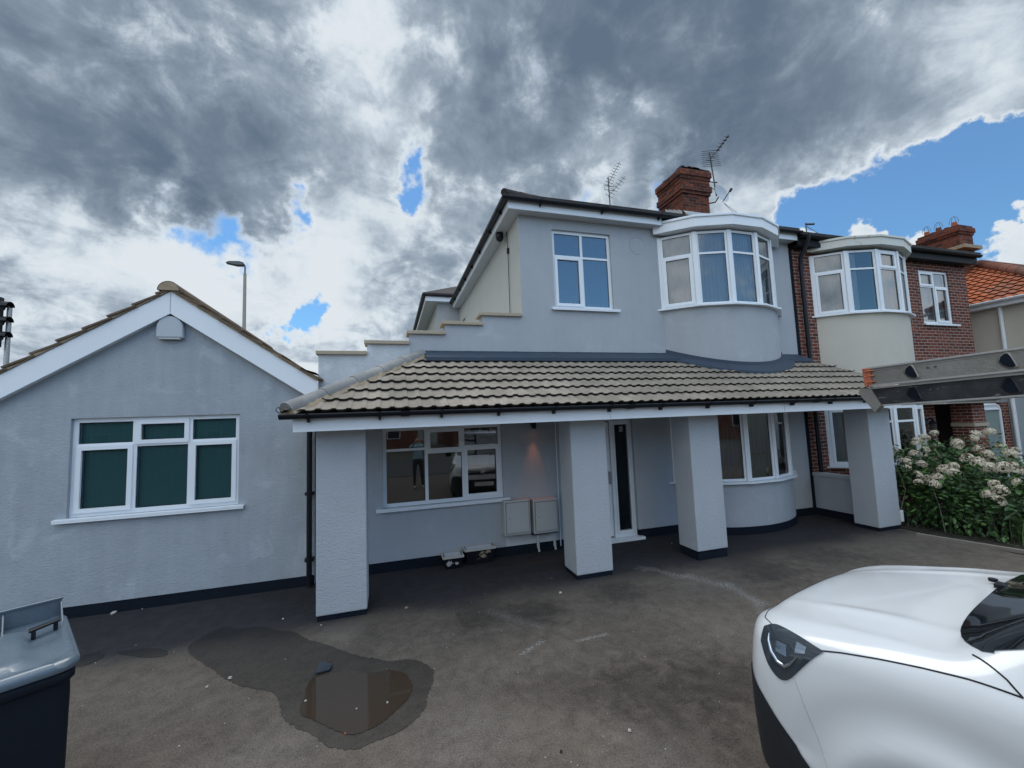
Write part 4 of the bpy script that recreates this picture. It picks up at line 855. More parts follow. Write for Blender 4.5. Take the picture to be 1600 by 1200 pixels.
# ------------------------------------------------------------------ meter boxes with pipes
def meter(name, label, x0, x1, z0, z1):
    r = thing(name, label, 'meter box', ((x0+x1)/2, 6.6, z0), group='grey meter boxes under the porch')
    q = MB(); y0, y1 = 6.52, W-.001
    q.slab([(x0, z0), (x1, z0), (x1, z1), (x0, z1)], y0, y1); q.build('box_body', M['meter'], r, bevel=.012)
    q = MB(); q.box(x0+.022, x1-.022, y0-.006, y0-.001, z0+.032, z1-.027); q.build('door_seal', M['meter_gap'], r)
    q = MB(); q.box(x0+.03, x1-.03, y0-.016, y0-.0065, z0+.04, z1-.035); d_ = q.build('box_door', M['meter'], r, bevel=.008)
    q = MB(); q.box(x0+.065, x1-.065, y0-.021, y0-.0165, z0+.075, z1-.07); q.build('door_panel', M['meter'], d_, bevel=.002)
    q = MB(); q.tube([(x0+.08, y0-.026, (z0+z1)/2), (x0+.08, y0-.018, (z0+z1)/2)], .008, 8); q.build('lock', M['black'], d_)
    return r
meter('meter_box', 'left one of the two grey meter boxes on the porch wall', 1.735, 2.17, .36, .905)
meter('meter_box', 'right one of the two grey meter boxes, with pipes below it', 2.225, 2.655, .34, .875)
for x in (2.31, 2.60):
    q = MB(); q.tube([(x, 6.60, .33), (x, 6.60, .12), (x+.01, 6.59, .04)], .018, 8); q.tube([(x, 6.60, .10), (x, 6.6, .17)], .024, 8)
    tag(q.build('pipe', M['pipe_white']), 'short white pipe below the right meter box, '+('left one' if x < 2.5 else 'right one'), 'pipe', group='pipes below the meter boxes')
q = MB(); q.box(1.80, 2.70, W-.004, W-.0015, .145, .335); tag(q.build('bare_patch', M['parapet']), 'pale unpainted render patch below the meter boxes', 'render patch')
q = MB(); q.box(2.2, 2.66, 6.56, 6.66, .315, .33); tag(q.build('pipe_bracket', M['steel_dark']), 'rusty dark bracket bar right under the right meter box', 'bracket')

# ------------------------------------------------------------------ paint-splashed troughs by the wall
def trough(x0, x1, y0, y1, h, label, seed, splash):
    r = thing('trough', label, 'trough', ((x0+x1)/2, (y0+y1)/2, 0), group='paint-splashed troughs against the porch wall')
    rnd = random.Random(seed); t = .012; f = .03
    q = MB(); a = [(x0+f, y0+f), (x1-f, y0+f), (x1-f, y1-f), (x0+f, y1-f)]; b = [(x0, y0), (x1, y0), (x1, y1), (x0, y1)]
    ai = [(x0+f+t, y0+f+t), (x1-f-t, y0+f+t), (x1-f-t, y1-f-t), (x0+f+t, y1-f-t)]; bi = [(x0+t, y0+t), (x1-t, y0+t), (x1-t, y1-t), (x0+t, y1-t)]
    vs = [(*p, .0) for p in a]+[(*p, h) for p in b]+[(*p, .02) for p in ai]+[(*p, h) for p in bi]
    fs = [(3, 2, 1, 0)]+[(i, (i+1) % 4, 4+(i+1) % 4, 4+i) for i in range(4)]+[(8, 9, 10, 11)]+[(8+(i+1) % 4, 8+i, 12+i, 12+(i+1) % 4) for i in range(4)]+[(4+i, 4+(i+1) % 4, 12+(i+1) % 4, 12+i) for i in range(4)]
    q.add(vs, fs[:5]+fs[10:]); q.add(vs, fs[5:10], 1); q.build('tub', [M['black'], M['pipe_white']], r)
    q = MB(); e = .02
    for c in ((x0-e, x1+e, y0-e, y0+.0), (x0-e, x1+e, y1, y1+e), (x0-e, x0, y0, y1), (x1, x1+e, y0, y1)): q.box(*c, h-.03, h+.006)
    q.build('rim', M['paper'], r, bevel=.004)
    q = MB()
    for _ in range(splash):
        big = _ < 3; x = rnd.gauss((x0+x1)/2+(.04 if seed == 3 else -.04), .07 if seed == 3 else .04); z = rnd.uniform(.07, h-.05); s = rnd.uniform(.03, .045) if big else rnd.uniform(.003, .012)
        x = min(max(x, x0+.07), x1-.07); y = y0+f-(z/h)*f-.003; k = 13; e = rnd.uniform(.5, .9)
        q.add([(x+s*rnd.uniform(.55, 1.3)*math.cos(2*math.pi*j/k), y-.0012-.0002*_/splash+.12*s*math.sin(2*math.pi*j/k)*-1, z+s*e*rnd.uniform(.5, 1.2)*math.sin(2*math.pi*j/k)) for j in range(k)], [tuple(range(k))])
    po_ = q.build('paint_splash', M['paper'] if seed == 2 else M['mortar'], r); po_['kind'] = 'stuff'
trough(.76, 1.04, 6.44, 6.66, .19, 'smaller black paint-splashed trough left of the larger one by the porch wall', 2, 16)
trough(1.10, 1.55, 6.50, 6.69, .24, 'larger black trough with tan splashes next to the meter boxes', 3, 26)
WT = thing('outdoor_tap', 'small white outdoor socket box with a black plug on the foot of the rightmost pillar', 'socket', (8.78, 5.45, .2))
q = MB(); q.box(8.742, 8.86, 5.37, 5.47, .10, .30); q.build('socket_box', M['upvc'], WT, bevel=.012)
q = MB(); q.tube([(8.86, 5.42, .24), (8.92, 5.40, .25), (8.94, 5.39, .18), (8.94, 5.39, .05)], .014, 8); q.build('plug', M['black'], WT)

# ------------------------------------------------------------------ litter
rl = random.Random(12)
def crumple(x, y, s, m, name='litter', flat=.6):
    q = MB(); k, n = 7, 5; vs = []
    for i in range(n+1):
        for j in range(k):
            th = math.pi*i/n; ph = 2*math.pi*j/k; r = s*rl.uniform(.55, 1.15)
            vs.append((x+r*math.sin(th)*math.cos(ph), y+r*math.sin(th)*math.sin(ph), .004+s*flat*.8+r*flat*math.cos(th)))
    q.add(vs, [(i*k+j, i*k+(j+1) % k, (i+1)*k+(j+1) % k, (i+1)*k+j) for i in range(n) for j in range(k)]); return q.build(name, m)
LIT = [(.17, 5.33, .028, 'mortar', 'tan dead leaf on the dark tarmac strip right of the first pillar'), (2.03, 5.04, .032, 'paper', 'crumpled cream flower head on the tarmac left of the second pillar'),
       (-3.28, 6.53, .04, 'paper', 'white scrap of paper against the foot of the annexe wall nearest the bin'), (-1.38, 4.47, .022, 'paper', 'white crumb at the lower left edge of the damp patch'), (-1.53, 4.40, .016, 'paper', 'small pale crumb just outside the left edge of the damp patch'),
       (-1.2, 5.58, .018, 'paper', 'pale crumb above the damp patch, left of the first pillar'), (-.75, 5.25, .015, 'paper', 'white speck at the foot of the leftmost pillar'), (-.67, 3.9, .014, 'paper', 'white speck on the left edge of the puddle'),
       (-.04, 3.65, .013, 'paper', 'white speck floating right of the middle of the puddle'), (-.27, 3.66, .010, 'paper', 'tiny white speck near the middle of the puddle'), (-.33, 3.41, .014, 'tile_orange', 'small red scrap at the near edge of the puddle'),
       (-.18, 4.36, .012, 'soil', 'dark pebble above the puddle'), (1.06, 2.75, .014, 'soil', 'dark pebble on the near tarmac right of the puddle'), (1.58, 2.76, .018, 'paper', 'pale scrap on the near tarmac left of the van'),
       (-1.44, 3.68, .010, 'paper', 'pale speck on the tarmac right of the bin'), (4.56, 6.2, .014, 'paper', 'white speck near the door behind the third pillar'), (-3.0, 6.56, .012, 'paper', 'tiny white speck along the annexe plinth')]
for x, y, s, m_, lab in LIT:
    tag(crumple(x, y, s*.8, M[m_]), lab, 'litter', group='scraps of litter on the drive')
q = MB()
for _ in range(140):
    x, y = rl.uniform(-3.2, 4.2), rl.uniform(2.2, 5.6); s = rl.uniform(.002, .0055); k = 5
    q.add([(x+s*math.cos(2*math.pi*j/k), y+s*math.sin(2*math.pi*j/k), .005) for j in range(k)]+[(x, y, .005+s)], [(j, (j+1) % k, k) for j in range(k)])
q.build('grit', M['paper'])['kind'] = 'stuff'
q = MB(); P3 = [(-.65, 4.25), (-.64, 4.40), (-.60, 4.42), (-.52, 4.33), (-.54, 4.27)]
q.prism(P3, .012, .03); q.add([(-.65, 4.25, .031), (-.52, 4.33, .034), (-.64, 4.40, .045)], [(0, 1, 2)])
tag(q.build('slate_piece', M['slate'], bevel=.003), 'dark blue broken slate piece at the far edge of the puddle', 'slate')

# ------------------------------------------------------------------ wheelie bin
B = thing('wheelie_bin', 'large dark wheelie bin with a glossy grey lid at the bottom left', 'wheelie bin', (-1.66, 3.0, 0), rot=R(34))
bm_ = mat('dark_bin_plastic', rough=.6, spec=.25, build=vary((.006, .010, .017), .2, 3, 60, .3)); lm_ = mat('grey_bin_lid', rough=.24, spec=.7, build=vary((.10, .13, .16), .35, 2.5, 60, .2, rough=(.10, .34)))
# local frame: the corner nearest the lens (front right) is the origin, x to the left is negative, y away
BW_, BD_ = .74, .98
def rrect(x0, x1, y0, y1, r, z, n=6):
    out = []
    for cx, cy, a0 in ((x1-r, y0+r, -90), (x1-r, y1-r, 0), (x0+r, y1-r, 90), (x0+r, y0+r, 180)):
        for i in range(n+1): a = R(a0+90*i/n); out.append((cx+r*math.cos(a), cy+r*math.sin(a), z))
    return out
def loftr(q, rings, cap=True, mi=0):
    n = len(rings[0]); q.grid([r+[r[0]] for r in rings], mi)
    if cap: q.add(rings[0], [tuple(reversed(range(n)))], mi); q.add(rings[-1], [tuple(range(n))], mi)
q = MB(); loftr(q, [rrect(-BW_+.02, -.02, .08, BD_-.08, .05, .06), rrect(-BW_+.015, -.015, .03, BD_-.05, .05, .80), rrect(-BW_+.02, -.02, .03, BD_-.04, .05, .92)]); 
q.box(-BW_+.2, -BW_+.22, .04, .06, .3, .8); q.build('bin_body', bm_, B)
q = MB(); loftr(q, [rrect(-BW_+.012, -.012, .018, BD_-.02, .06, .87), rrect(-BW_, 0, .0, BD_, .065, .885), rrect(-BW_, 0, .0, BD_, .065, .925), rrect(-BW_+.02, -.02, .02, BD_-.02, .06, .935)]); q.build('rim', bm_, B)
q = MB(); L0 = [rrect(-BW_-.012, .014, -.016, BD_-.03, .09, .94), rrect(-BW_-.016, .018, -.02, BD_-.03, .09, .95), rrect(-BW_-.014, .016, -.018, BD_-.03, .09, .972), rrect(-BW_+.005, -.003, .001, BD_-.04, .085, .990), rrect(-BW_+.03, -.03, .03, BD_-.06, .08, .992), rrect(-BW_+.045, -.045, .05, BD_-.07, .08, .982), rrect(-BW_+.10, -.16, .10, BD_-.20, .07, .984), rrect(-BW_+.13, -.19, .14, BD_-.24, .06, 1.002), rrect(-BW_+.16, -.22, .18, BD_-.27, .05, 1.004)]
loftr(q, L0); q.build('lid', lm_, B)
q = MB()
rows = [[(x, BD_-.085+.012*math.sin(i), z) for i, x in enumerate([-BW_+.01+(BW_-.02)*k/10 for k in range(11)])] for z in (.975, 1.02, 1.09)]
q.box(-BW_+.01, -.01, BD_-.095, BD_-.083, .98, 1.095); q.box(-BW_+.005, -.005, BD_-.105, BD_-.06, 1.093, 1.108)
for x in (-.018, -.27, -.52, -BW_+.012):
    q.add([(x, BD_-.095, .98), (x, BD_-.27, .985), (x, BD_-.095, 1.09), (x+.010, BD_-.095, .98), (x+.010, BD_-.27, .985), (x+.010, BD_-.095, 1.09)], [(0, 1, 2), (5, 4, 3), (0, 3, 4, 1), (1, 4, 5, 2)])
q.build('lid_hinge_lip', lm_, B, bevel=.004)
q = MB(); q.box(-.155, -.135, BD_-.455, BD_-.42, .985, 1.03); q.box(-.06, -.04, BD_-.385, BD_-.35, .985, 1.03); q.add([(-.165, BD_-.47, 1.03), (-.03, BD_-.38, 1.03), (-.03, BD_-.33, 1.03), (-.165, BD_-.41, 1.03), (-.165, BD_-.47, 1.045), (-.03, BD_-.38, 1.045), (-.03, BD_-.33, 1.045), (-.165, BD_-.41, 1.045)], [(3, 2, 1, 0), (4, 5, 6, 7), (0, 1, 5, 4), (1, 2, 6, 5), (2, 3, 7, 6), (3, 0, 4, 7)]); q.build('lid_handle', M['black'], B, bevel=.005)
for x in (-.12, -BW_+.12):
    q = MB(); q.tube([(x-.03, BD_-.08, .11), (x+.03, BD_-.08, .11)], .11, 20); q.build('wheel', M['black'], B, bevel=.01)

# ------------------------------------------------------------------ hydrangea and grass
rh = random.Random(21)
HY = thing('hydrangea_bush', 'big green hydrangea bush covered in faded cream flower heads, right of the last pillar', 'bush', (9.8, 4.8, 0))
leafm = mat('hydrangea_leaf', rough=.5, build=vary((.034, .080, .022), .45, 5, 30, .3)); leafm2 = mat('hydrangea_leaf_light', rough=.5, build=vary((.08, .17, .04), .35, 5, 30, .3))
petal = mat('faded_cream_petal', rough=.8, build=vary((.68, .62, .48), .28, 9, 40)); petal2 = mat('brown_pink_petal', rough=.8, build=vary((.42, .32, .25), .3, 9, 40))
LOBES = [(9.12, 5.45, .55, .30, .5), (9.2, 4.85, .4, .34, .42), (9.45, 5.6, .72, .50, .62), (9.95, 5.25, .70, .62, .62), (9.65, 4.75, .55, .62, .60), (10.2, 4.5, .52, .65, .55), (9.75, 4.2, .42, .58, .50), (10.4, 3.9, .42, .6, .5), (9.9, 3.8, .34, .5, .42), (10.9, 4.8, .6, .7, .62), (11.3, 5.6, .8, .8, .7), (10.6, 5.6, .80, .7, .65), (9.35, 5.1, .38, .38, .42), (9.4, 4.5, .26, .40, .34), (10.9, 3.9, .5, .6, .5)]
def lobe_pt(l, shell):
    x, y, z, r, rz = l
    while True:
        v = Vector((rh.gauss(0, 1), rh.gauss(0, 1), rh.gauss(0, 1)))
        if v.length > .1: break
    v.normalize(); k = rh.uniform(shell, 1.03)
    wob = 1+.12*math.sin(5*v.x+7*v.y+x*9)+.08*math.sin(11*v.z+3*y)
    return Vector((x+v.x*r*k*wob, y+v.y*r*k*wob, z+v.z*rz*k*wob)), v
def leaf(q, p, d, up, L, Wd, mi):
    s = d.cross(up)
    if s.length < 1e-3: s = Vector((1, 0, 0))
    s.normalize(); n = s.cross(d).normalized()
    c = [p, p+d*L*.3+s*Wd*.42-n*.0, p+d*L*.65+s*Wd*.36-n*L*.06, p+d*L-n*L*.18, p+d*L*.65-s*Wd*.36-n*L*.06, p+d*L*.3-s*Wd*.42, p+d*L*.35-n*L*.05-n*Wd*.12, p+d*L*.68-n*L*.12-n*Wd*.1]
    q.add(c, [(0, 1, 6), (1, 2, 7, 6), (2, 3, 7), (0, 6, 5), (6, 7, 4, 5), (7, 3, 4)], mi, False)
q = MB()
for l in LOBES:
    for _ in range(760):
        p, v = lobe_pt(l, .55)
        if p.z < .03 or p.x < 8.98 or (p.z < .50 and rh.random() < .62): continue
        d = (v+Vector((rh.gauss(0, .5), rh.gauss(0, .5), rh.gauss(-.15, .35)))).normalized()
        leaf(q, p, d, (Vector((0, 0, 1))+v*.6+Vector((rh.gauss(0, .4), rh.gauss(0, .4), 0))).normalized(), rh.uniform(.06, .125), rh.uniform(.045, .08), 1 if rh.random() < .28 else 0)
q.build('foliage', [leafm, leafm2], HY)
q = MB()
for _ in range(70):
    l = rh.choice(LOBES); b0 = Vector((l[0]+rh.gauss(0, .12), l[1]+rh.gauss(0, .12), 0)); p, v = lobe_pt(l, .85)
    if p.z > .2: q.tube([b0, b0.lerp(p, .5)+Vector((rh.gauss(0, .06), rh.gauss(0, .06), .1)), p], [.008, .006, .004], 5)
q.build('stems', M['timber'], HY)
heads = []
for kk in range(5):
    q = MB()
    for _ in range(110):
        v = Vector((rh.gauss(0, 1), rh.gauss(0, 1), rh.gauss(.35, .8))).normalized()
        if v.z < -.35: continue
        r = rh.uniform(.85, 1.05); c = Vector((v.x*.075*r, v.y*.075*r, v.z*.062*r)); a = v.cross(Vector((rh.random(), rh.random(), .3))).normalized(); b = v.cross(a); s = rh.uniform(.010, .016)
        for j in range(4):
            th = j*math.pi/2; u = a*math.cos(th)+b*math.sin(th); t = a*-math.sin(th)+b*math.cos(th)
            q.add([c, c+u*s*.7+t*s*.5+v*.003, c+u*s*1.35+v*.001, c+u*s*.7-t*s*.5+v*.003], [(0, 1, 2, 3)], 1 if rh.random() < .28 else 0)
    o = q.build('flower_head', [petal, petal2], HY, world=True); heads.append(o)
k = 0; placed = []
tries = 0
while k < 95 and tries < 6000:
    tries += 1
    l = rh.choice(LOBES); p, v = lobe_pt(l, .98)
    if v.z < .05 or p.z < .55 or p.x < 9.0 or (v.z < .3 and v.y > .2): continue
    # keep only points outside all other lobes
    if any(((p.x-m[0])/m[3])**2+((p.y-m[1])/m[3])**2+((p.z-m[2])/m[4])**2 < .85 for m in LOBES if m is not l): continue
    if any((p-o_).length < .12 for o_ in placed): continue
    placed.append(p); src = heads[k % 5]; o = src if k < 5 else src.copy()
    if k >= 5: COL.objects.link(o); o.parent = HY
    o.location = p+v*.03-Vector(HY.location); o.rotation_euler = (rh.gauss(0, .4)-v.y*.5, rh.gauss(0, .4)+v.x*.5, rh.uniform(0, 6)); s = rh.uniform(.85, 1.35); o.scale = (s, s, s); k += 1
GT = thing('grass_tuft', 'tuft of long thin green grass blades in front of the hydrangea at the right edge', 'grass tuft', (9.1, 3.75, 0))
q = MB()
for _ in range(260):
    x, y = rh.gauss(9.38, .14), rh.gauss(3.85, .2); h = rh.uniform(.25, .55); th = rh.uniform(0, 6.28); b = rh.uniform(.08, .36); wd = rh.uniform(.003, .007)
    dx, dy = math.cos(th), math.sin(th); pts = [(x+dx*b*t*t, y+dy*b*t*t, h*(t-.25*t*t*b*2)) for t in (0, .33, .66, 1)]
    q.grid([[(p[0]-dy*wd*(1-i/3.2), p[1]+dx*wd*(1-i/3.2), p[2]), (p[0]+dy*wd*(1-i/3.2), p[1]-dx*wd*(1-i/3.2), p[2])] for i, p in enumerate(pts)])
q.build('blades', mat('grass_blade', rough=.6, build=vary((.12, .19, .055), .35, 6)), GT)
q = MB(); q.add([(8.40, 4.95, 0), (8.74, 3.62, 0), (8.80, 3.63, 0), (8.46, 4.96, 0), (8.40, 4.95, .05), (8.74, 3.62, .05), (8.80, 3.63, .05), (8.46, 4.96, .05)], [(0, 1, 5, 4), (1, 2, 6, 5), (2, 3, 7, 6), (3, 0, 4, 7), (4, 5, 6, 7)])
tag(q.build('edging_board', M['timber']), 'thin weathered edging board between the tarmac and the hydrangea bed', 'edging')
q = MB()
for _ in range(900):
    x, y = rh.uniform(8.75, 10.5), rh.uniform(3.2, 6.4); leaf(q, Vector((x, y, .02+rh.random()*.06)), Vector((rh.gauss(0, 1), rh.gauss(0, 1), .3)).normalized(), Vector((0, 0, 1)), rh.uniform(.03, .08), rh.uniform(.02, .04), rh.choice((0, 0, 1)))
q.build('ground_cover', [leafm, M['soil']])['kind'] = 'stuff'
# ------------------------------------------------------------------ white van
V = thing('white_van', 'white van with its bonnet and left headlight at the bottom right', 'van', (2.746, 2.333, 0), rot=R(14))
ST = [ # v, wm, zc, wr, dz2, ws, zs, zb
 (0.00, .56, .90, .36, .012, .50, .875, .30), (.03, .68, .955, .40, .014, .60, .925, .28), (.08, .775, .995, .44, .018, .68, .955, .26), (.16, .85, 1.03, .48, .02, .745, .985, .24),
 (.30, .90, 1.07, .54, .022, .80, 1.015, .24), (.50, .92, 1.115, .58, .024, .83, 1.05, .24), (.70, .925, 1.155, .62, .026, .84, 1.085, .24), (.90, .925, 1.19, .66, .03, .84, 1.115, .24),
 (1.07, .925, 1.30, .66, .035, .845, 1.14, .24), (1.45, .925, 1.56, .62, .04, .85, 1.16, .24), (1.80, .925, 1.77, .60, .045, .85, 1.18, .24), (2.05, .925, 1.84, .60, .05, .85, 1.19, .24), (3.0, .925, 1.86, .60, .05, .855, 1.2, .24), (4.15, .92, 1.84, .60, .05, .85, 1.2, .25), (4.36, .90, 1.76, .58, .06, .83, 1.18, .28), (4.40, .88, 1.60, .56, .06, .80, 1.1, .34)]
STA = np.array(ST)
def pchip(x, xs, ys):
    n = len(xs); i = int(np.clip(np.searchsorted(xs, x)-1, 0, n-2)); h = xs[1:]-xs[:-1]; dl = (ys[1:]-ys[:-1])/h
    def sl(k):
        if k == 0: return dl[0]
        if k == n-1: return dl[-1]
        a, b = dl[k-1], dl[k]
        if a*b <= 0: return 0.0
        w1, w2 = 2*h[k]+h[k-1], h[k]+2*h[k-1]; return (w1+w2)/(w1/a+w2/b)
    t = (x-xs[i])/h[i]; m0, m1 = sl(i), sl(i+1)
    return ys[i]*(2*t**3-3*t*t+1)+h[i]*m0*(t**3-2*t*t+t)+ys[i+1]*(-2*t**3+3*t*t)+h[i]*m1*(t**3-t*t)
def surf(v, s, side=1, off=0.0):
    """point of the left (side=-1) / right body skin; s runs 0 at the centre line on top .. 6 at the sill"""
    wm, zc, wr, dz, ws, zs, zb = [pchip(v, STA[:, 0], STA[:, k]) for k in range(1, 8)]
    zmid = .5*(zs+.56)
    P = [(0, zc), (wr*.55, zc-dz*.22), (wr, zc-dz), (ws, zs), (wm-.012, zs-.16), (wm+.004, .56), (wm-.03, zb)]
    P = [(-P[1][0], P[1][1])]+P+[(P[6][0]*2-P[5][0]-.02, zb-.2)]
    i = min(int(s), 5); t = s-i; p = P[i:i+4]
    def cr(k): return .5*((2*p[1][k])+(-p[0][k]+p[2][k])*t+(2*p[0][k]-5*p[1][k]+4*p[2][k]-p[3][k])*t*t+(-p[0][k]+3*p[1][k]-3*p[2][k]+p[3][k])*t**3)
    u, z = cr(0), cr(1)
    if v < 1.5 and s < 3: # bonnet creases
        sc = math.exp(-((s-1.6)/.15)**2)*math.exp(-((v-.6)/.35)**2); z += .010*sc
        sc = math.exp(-((s-2.55)/.16)**2)*math.exp(-((v-.65)/.3)**2); z += .006*sc
    # flared wheel arches
    for wc in (.93, 3.70):
        d_ = math.hypot(v-wc, z-.33)
        if s > 3.3: u += .022*math.exp(-((d_-.42)/.055)**2)-(.012*math.exp(-((d_-.56)/.07)**2) if z > .5 else 0)
    p3 = Vector((side*u, -v, z))
    if off:
        a = surf(v+.004, s, side); b = surf(v, min(s+.02, 6), side) if s < 5.9 else surf(v, s-.02, side)
        nn = (a-p3).cross(b-p3)
        if nn.length < 1e-12: nn = Vector((side, 0, 0))
        nn.normalize(); ref = Vector((side*.6 if s > 2.5 else side*.05, .5 if v < .3 else 0, .8 if s < 3 else .05))
        if nn.dot(ref) < 0: nn = -nn
        p3 = p3+nn*off
    return p3
paint = mat('white_van_paint', (.66, .68, .70), .22, spec=.5); pb = paint.node_tree.nodes['Principled BSDF']; pb.inputs['Coat Weight'].default_value = .6; pb.inputs['Coat Roughness'].default_value = .05
vdark = mat('textured_black_bumper', rough=.6, build=vary((.013, .016, .021), .25, 4, 90, .5))
vglass = mat('dark_vehicle_glass', (.008, .010, .012), .03, spec=.8)
lens = mat('headlight_lens', (.035, .045, .055), .04, spec=.9); chrome = mat('headlight_reflector', (.55, .6, .66), .12, metal=1)
vs_ = sorted(set([round(x, 4) for x in list(np.linspace(0, .16, 14))+list(np.linspace(.16, 1.4, 90))+list(np.linspace(1.4, 2.2, 24))+list(np.linspace(2.2, 4.4, 60))]))
ss_ = [6*i/64 for i in range(65)]
q = MB()
for side in (-1, 1):
    rows = [[surf(v, s, side) for s in ss_] for v in vs_]
    def keep(i, j):
        c = (rows[i][j]+rows[i+1][j+1])/2
        return not any(math.hypot(-c.y-wc, c.z-.33) < .365 and ss_[j] > 3.5 for wc in (.93, 3.70))
    if side > 0: rows = [r[::-1] for r in rows]; ssr = ss_[::-1]
    def keep2(i, j, rows=rows):
        c = (rows[i][j]+rows[i+1][j+1])/2
        return not (any(math.hypot(-c.y-wc, c.z-.33) < .365 for wc in (.93, 3.70)) and abs(c.x) > .7)
    q.grid(rows, keep=keep2)
for v in (0, 4.4):   # front and rear faces
    pr_ = [surf(v, s, 1) for s in ss_]+[surf(v, s, -1) for s in ss_[::-1]]; q.add(pr_, [tuple(range(len(pr_)))])
q.build('body', paint, V)
def patch(name, m, corners, side=-1, off=.003, n=10, parent=None, k=10):
    """skin patch from four (v, s) curves' corners; edges may carry mid points"""
    (a, b, c, d_) = corners   # a->b top edge, d->c bottom edge, each a list of (v,s)
    q = MB(); rows = []
    def along(pts, t):
        n_ = len(pts); f = t*(n_-1); i = min(int(f), n_-2); u = f-i; a0, a1, a2, a3 = pts[max(i-1, 0)], pts[i], pts[i+1], pts[min(i+2, n_-1)]
        return tuple(.5*(2*a1[z]+(a2[z]-a0[z])*u+(2*a0[z]-5*a1[z]+4*a2[z]-a3[z])*u*u+(3*a1[z]-a0[z]-3*a2[z]+a3[z])*u**3) for z in (0, 1))
    top, bot = a, d_
    for i in range(k+1):
        t = i/k; r = []
        for j in range(n+1):
            w_ = j/n; p, p2 = along(top, w_), along(bot, w_); r.append(surf(max(0, p[0]*(1-t)+p2[0]*t), p[1]*(1-t)+p2[1]*t, side, off))
        rows.append(r)
    q.grid(rows); return q.build(name, m, parent or V)
def seam(pts, side, r=.0035, name='panel_gap', m=None):
    q = MB(); P = []
    for i in range(len(pts)-1):
        for k in range(8): t = k/8; P.append(surf(pts[i][0]*(1-t)+pts[i+1][0]*t, pts[i][1]*(1-t)+pts[i+1][1]*t, side, .0006))
    P.append(surf(*pts[-1], side, .0006)); q.tube(P, r, 6); return q.build(name, m or M['black'], V)
for side in (-1, 1):
    hl_ = patch('headlight', lens, ([(.17, 3.15), (.24, 2.96), (.37, 3.08), (.51, 3.34)], 0, 0, [(.17, 3.60), (.24, 4.10), (.345, 4.2), (.49, 3.46)]), side, .005, 20, k=14)
    q = MB(); q.tube([surf(v, s, side, .007) for v, s in [(.22, 3.30), (.225, 3.5), (.25, 3.75), (.29, 3.93), (.33, 3.98), (.355, 3.9), (.39, 3.68)]], [.003, .008, .010, .011, .010, .008, .003], 8); q.build('light_guide', chrome, hl_)
    patch('lamp_reflector', chrome, ([(.27, 3.42), (.33, 3.46)], 0, 0, [(.275, 3.70), (.335, 3.76)]), side, .0065, 8, parent=hl_, k=6)
    patch('lamp_reflector', chrome, ([(.38, 3.28), (.43, 3.36)], 0, 0, [(.375, 3.60), (.425, 3.55)]), side, .0065, 8, parent=hl_, k=6)
    patch('lower_bumper', vdark, ([(.0, 4.35), (.06, 4.38), (.15, 4.6), (.28, 4.95), (.40, 5.3), (.50, 5.6), (.60, 5.95)], 0, 0, [(.0, 6), (.06, 6), (.15, 6), (.28, 6), (.40, 6), (.50, 6), (.60, 6)]), side, .006, 30)
    patch('arch_trim', vdark, ([(1.34, 5.3), (2.2, 5.42), (3.3, 5.3)], 0, 0, [(1.34, 6), (2.2, 6), (3.3, 6)]), side, .006, 30)
    patch('door_window', vglass, ([(1.62, 2.45), (1.95, 2.16), (2.5, 2.14)], 0, 0, [(1.22, 2.97), (1.8, 2.93), (2.5, 2.92)]), side, .003, 16)
    seam([(.47, 3.36), (.58, 3.25), (.72, 3.17), (.86, 3.12), (1.0, 3.10), (1.14, 3.13)], side); seam([(1.14, 3.13), (1.10, 2.9), (1.05, 2.7), (1.0, 2.5)], side, .0035)
    seam([(.36, 4.0), (.44, 4.7), (.52, 5.3), (.57, 5.6)], side, .0022, m=M['meter']); seam([(1.22, 3.1), (1.40, 3.9), (1.42, 5.3)], side); seam([(2.52, 2.1), (2.55, 3.9), (2.5, 5.3)], side)
    seam([(.055, 0), (.058, 1.2), (.065, 2.0), (.085, 2.5), (.13, 2.85), (.22, 3.02)], side, .0025)
    
    q = MB(); q.tube([(side*.918, -.93-.36*math.cos(R(a)), .33+.36*math.sin(R(a))) for a in range(-20, 201, 10)], .03, 8); q.build('arch_moulding', vdark, V)
    q = MB(); q.tube([(side*.80, -.93, .33), (side*.905, -.93, .33)], .31, 36); wh = q.build('wheel', M['black'], V, bevel=.02)
    q = MB(); q.tube([(side*.90, -.93, .33), (side*.915, -.93, .33)], .20, 24); q.build('hubcap', M['metal'], wh)
    q = MB(); q.tube([(side*.80, -3.7, .33), (side*.905, -3.7, .33)], .31, 36); wh = q.build('wheel', M['black'], V, bevel=.02)
    q = MB(); q.tube([(side*.90, -3.7, .33), (side*.915, -3.7, .33)], .20, 24); q.build('hubcap', M['metal'], wh)
    q = MB(); q.box(min(side*.94, side*1.12), max(side*.94, side*1.12), -1.72, -1.58, 1.12, 1.36); q.build('wing_mirror', M['black'], V, bevel=.03)
q = MB(); rows = []
for i in range(13):
    v = .90+(1.86-.90)*i/12; rows.append([surf(v, (2.45-.27*i/12)*abs(t), 1 if t >= 0 else -1, .004) for t in [k/12-1 for k in range(25)]])
rows[1] = [surf(.96+.10*abs(t)**4, 2.46*abs(t), 1 if t >= 0 else -1, .004) for t in [k/12-1 for k in range(25)]]
for k, t in enumerate([k/12-1 for k in range(25)]): rows[0][k] = surf(.895+.13*abs(t)**4, 2.42*abs(t), 1 if t >= 0 else -1, .004)
q.grid([r[::-1] for r in rows]); ws_ = q.build('windscreen', vglass, V)
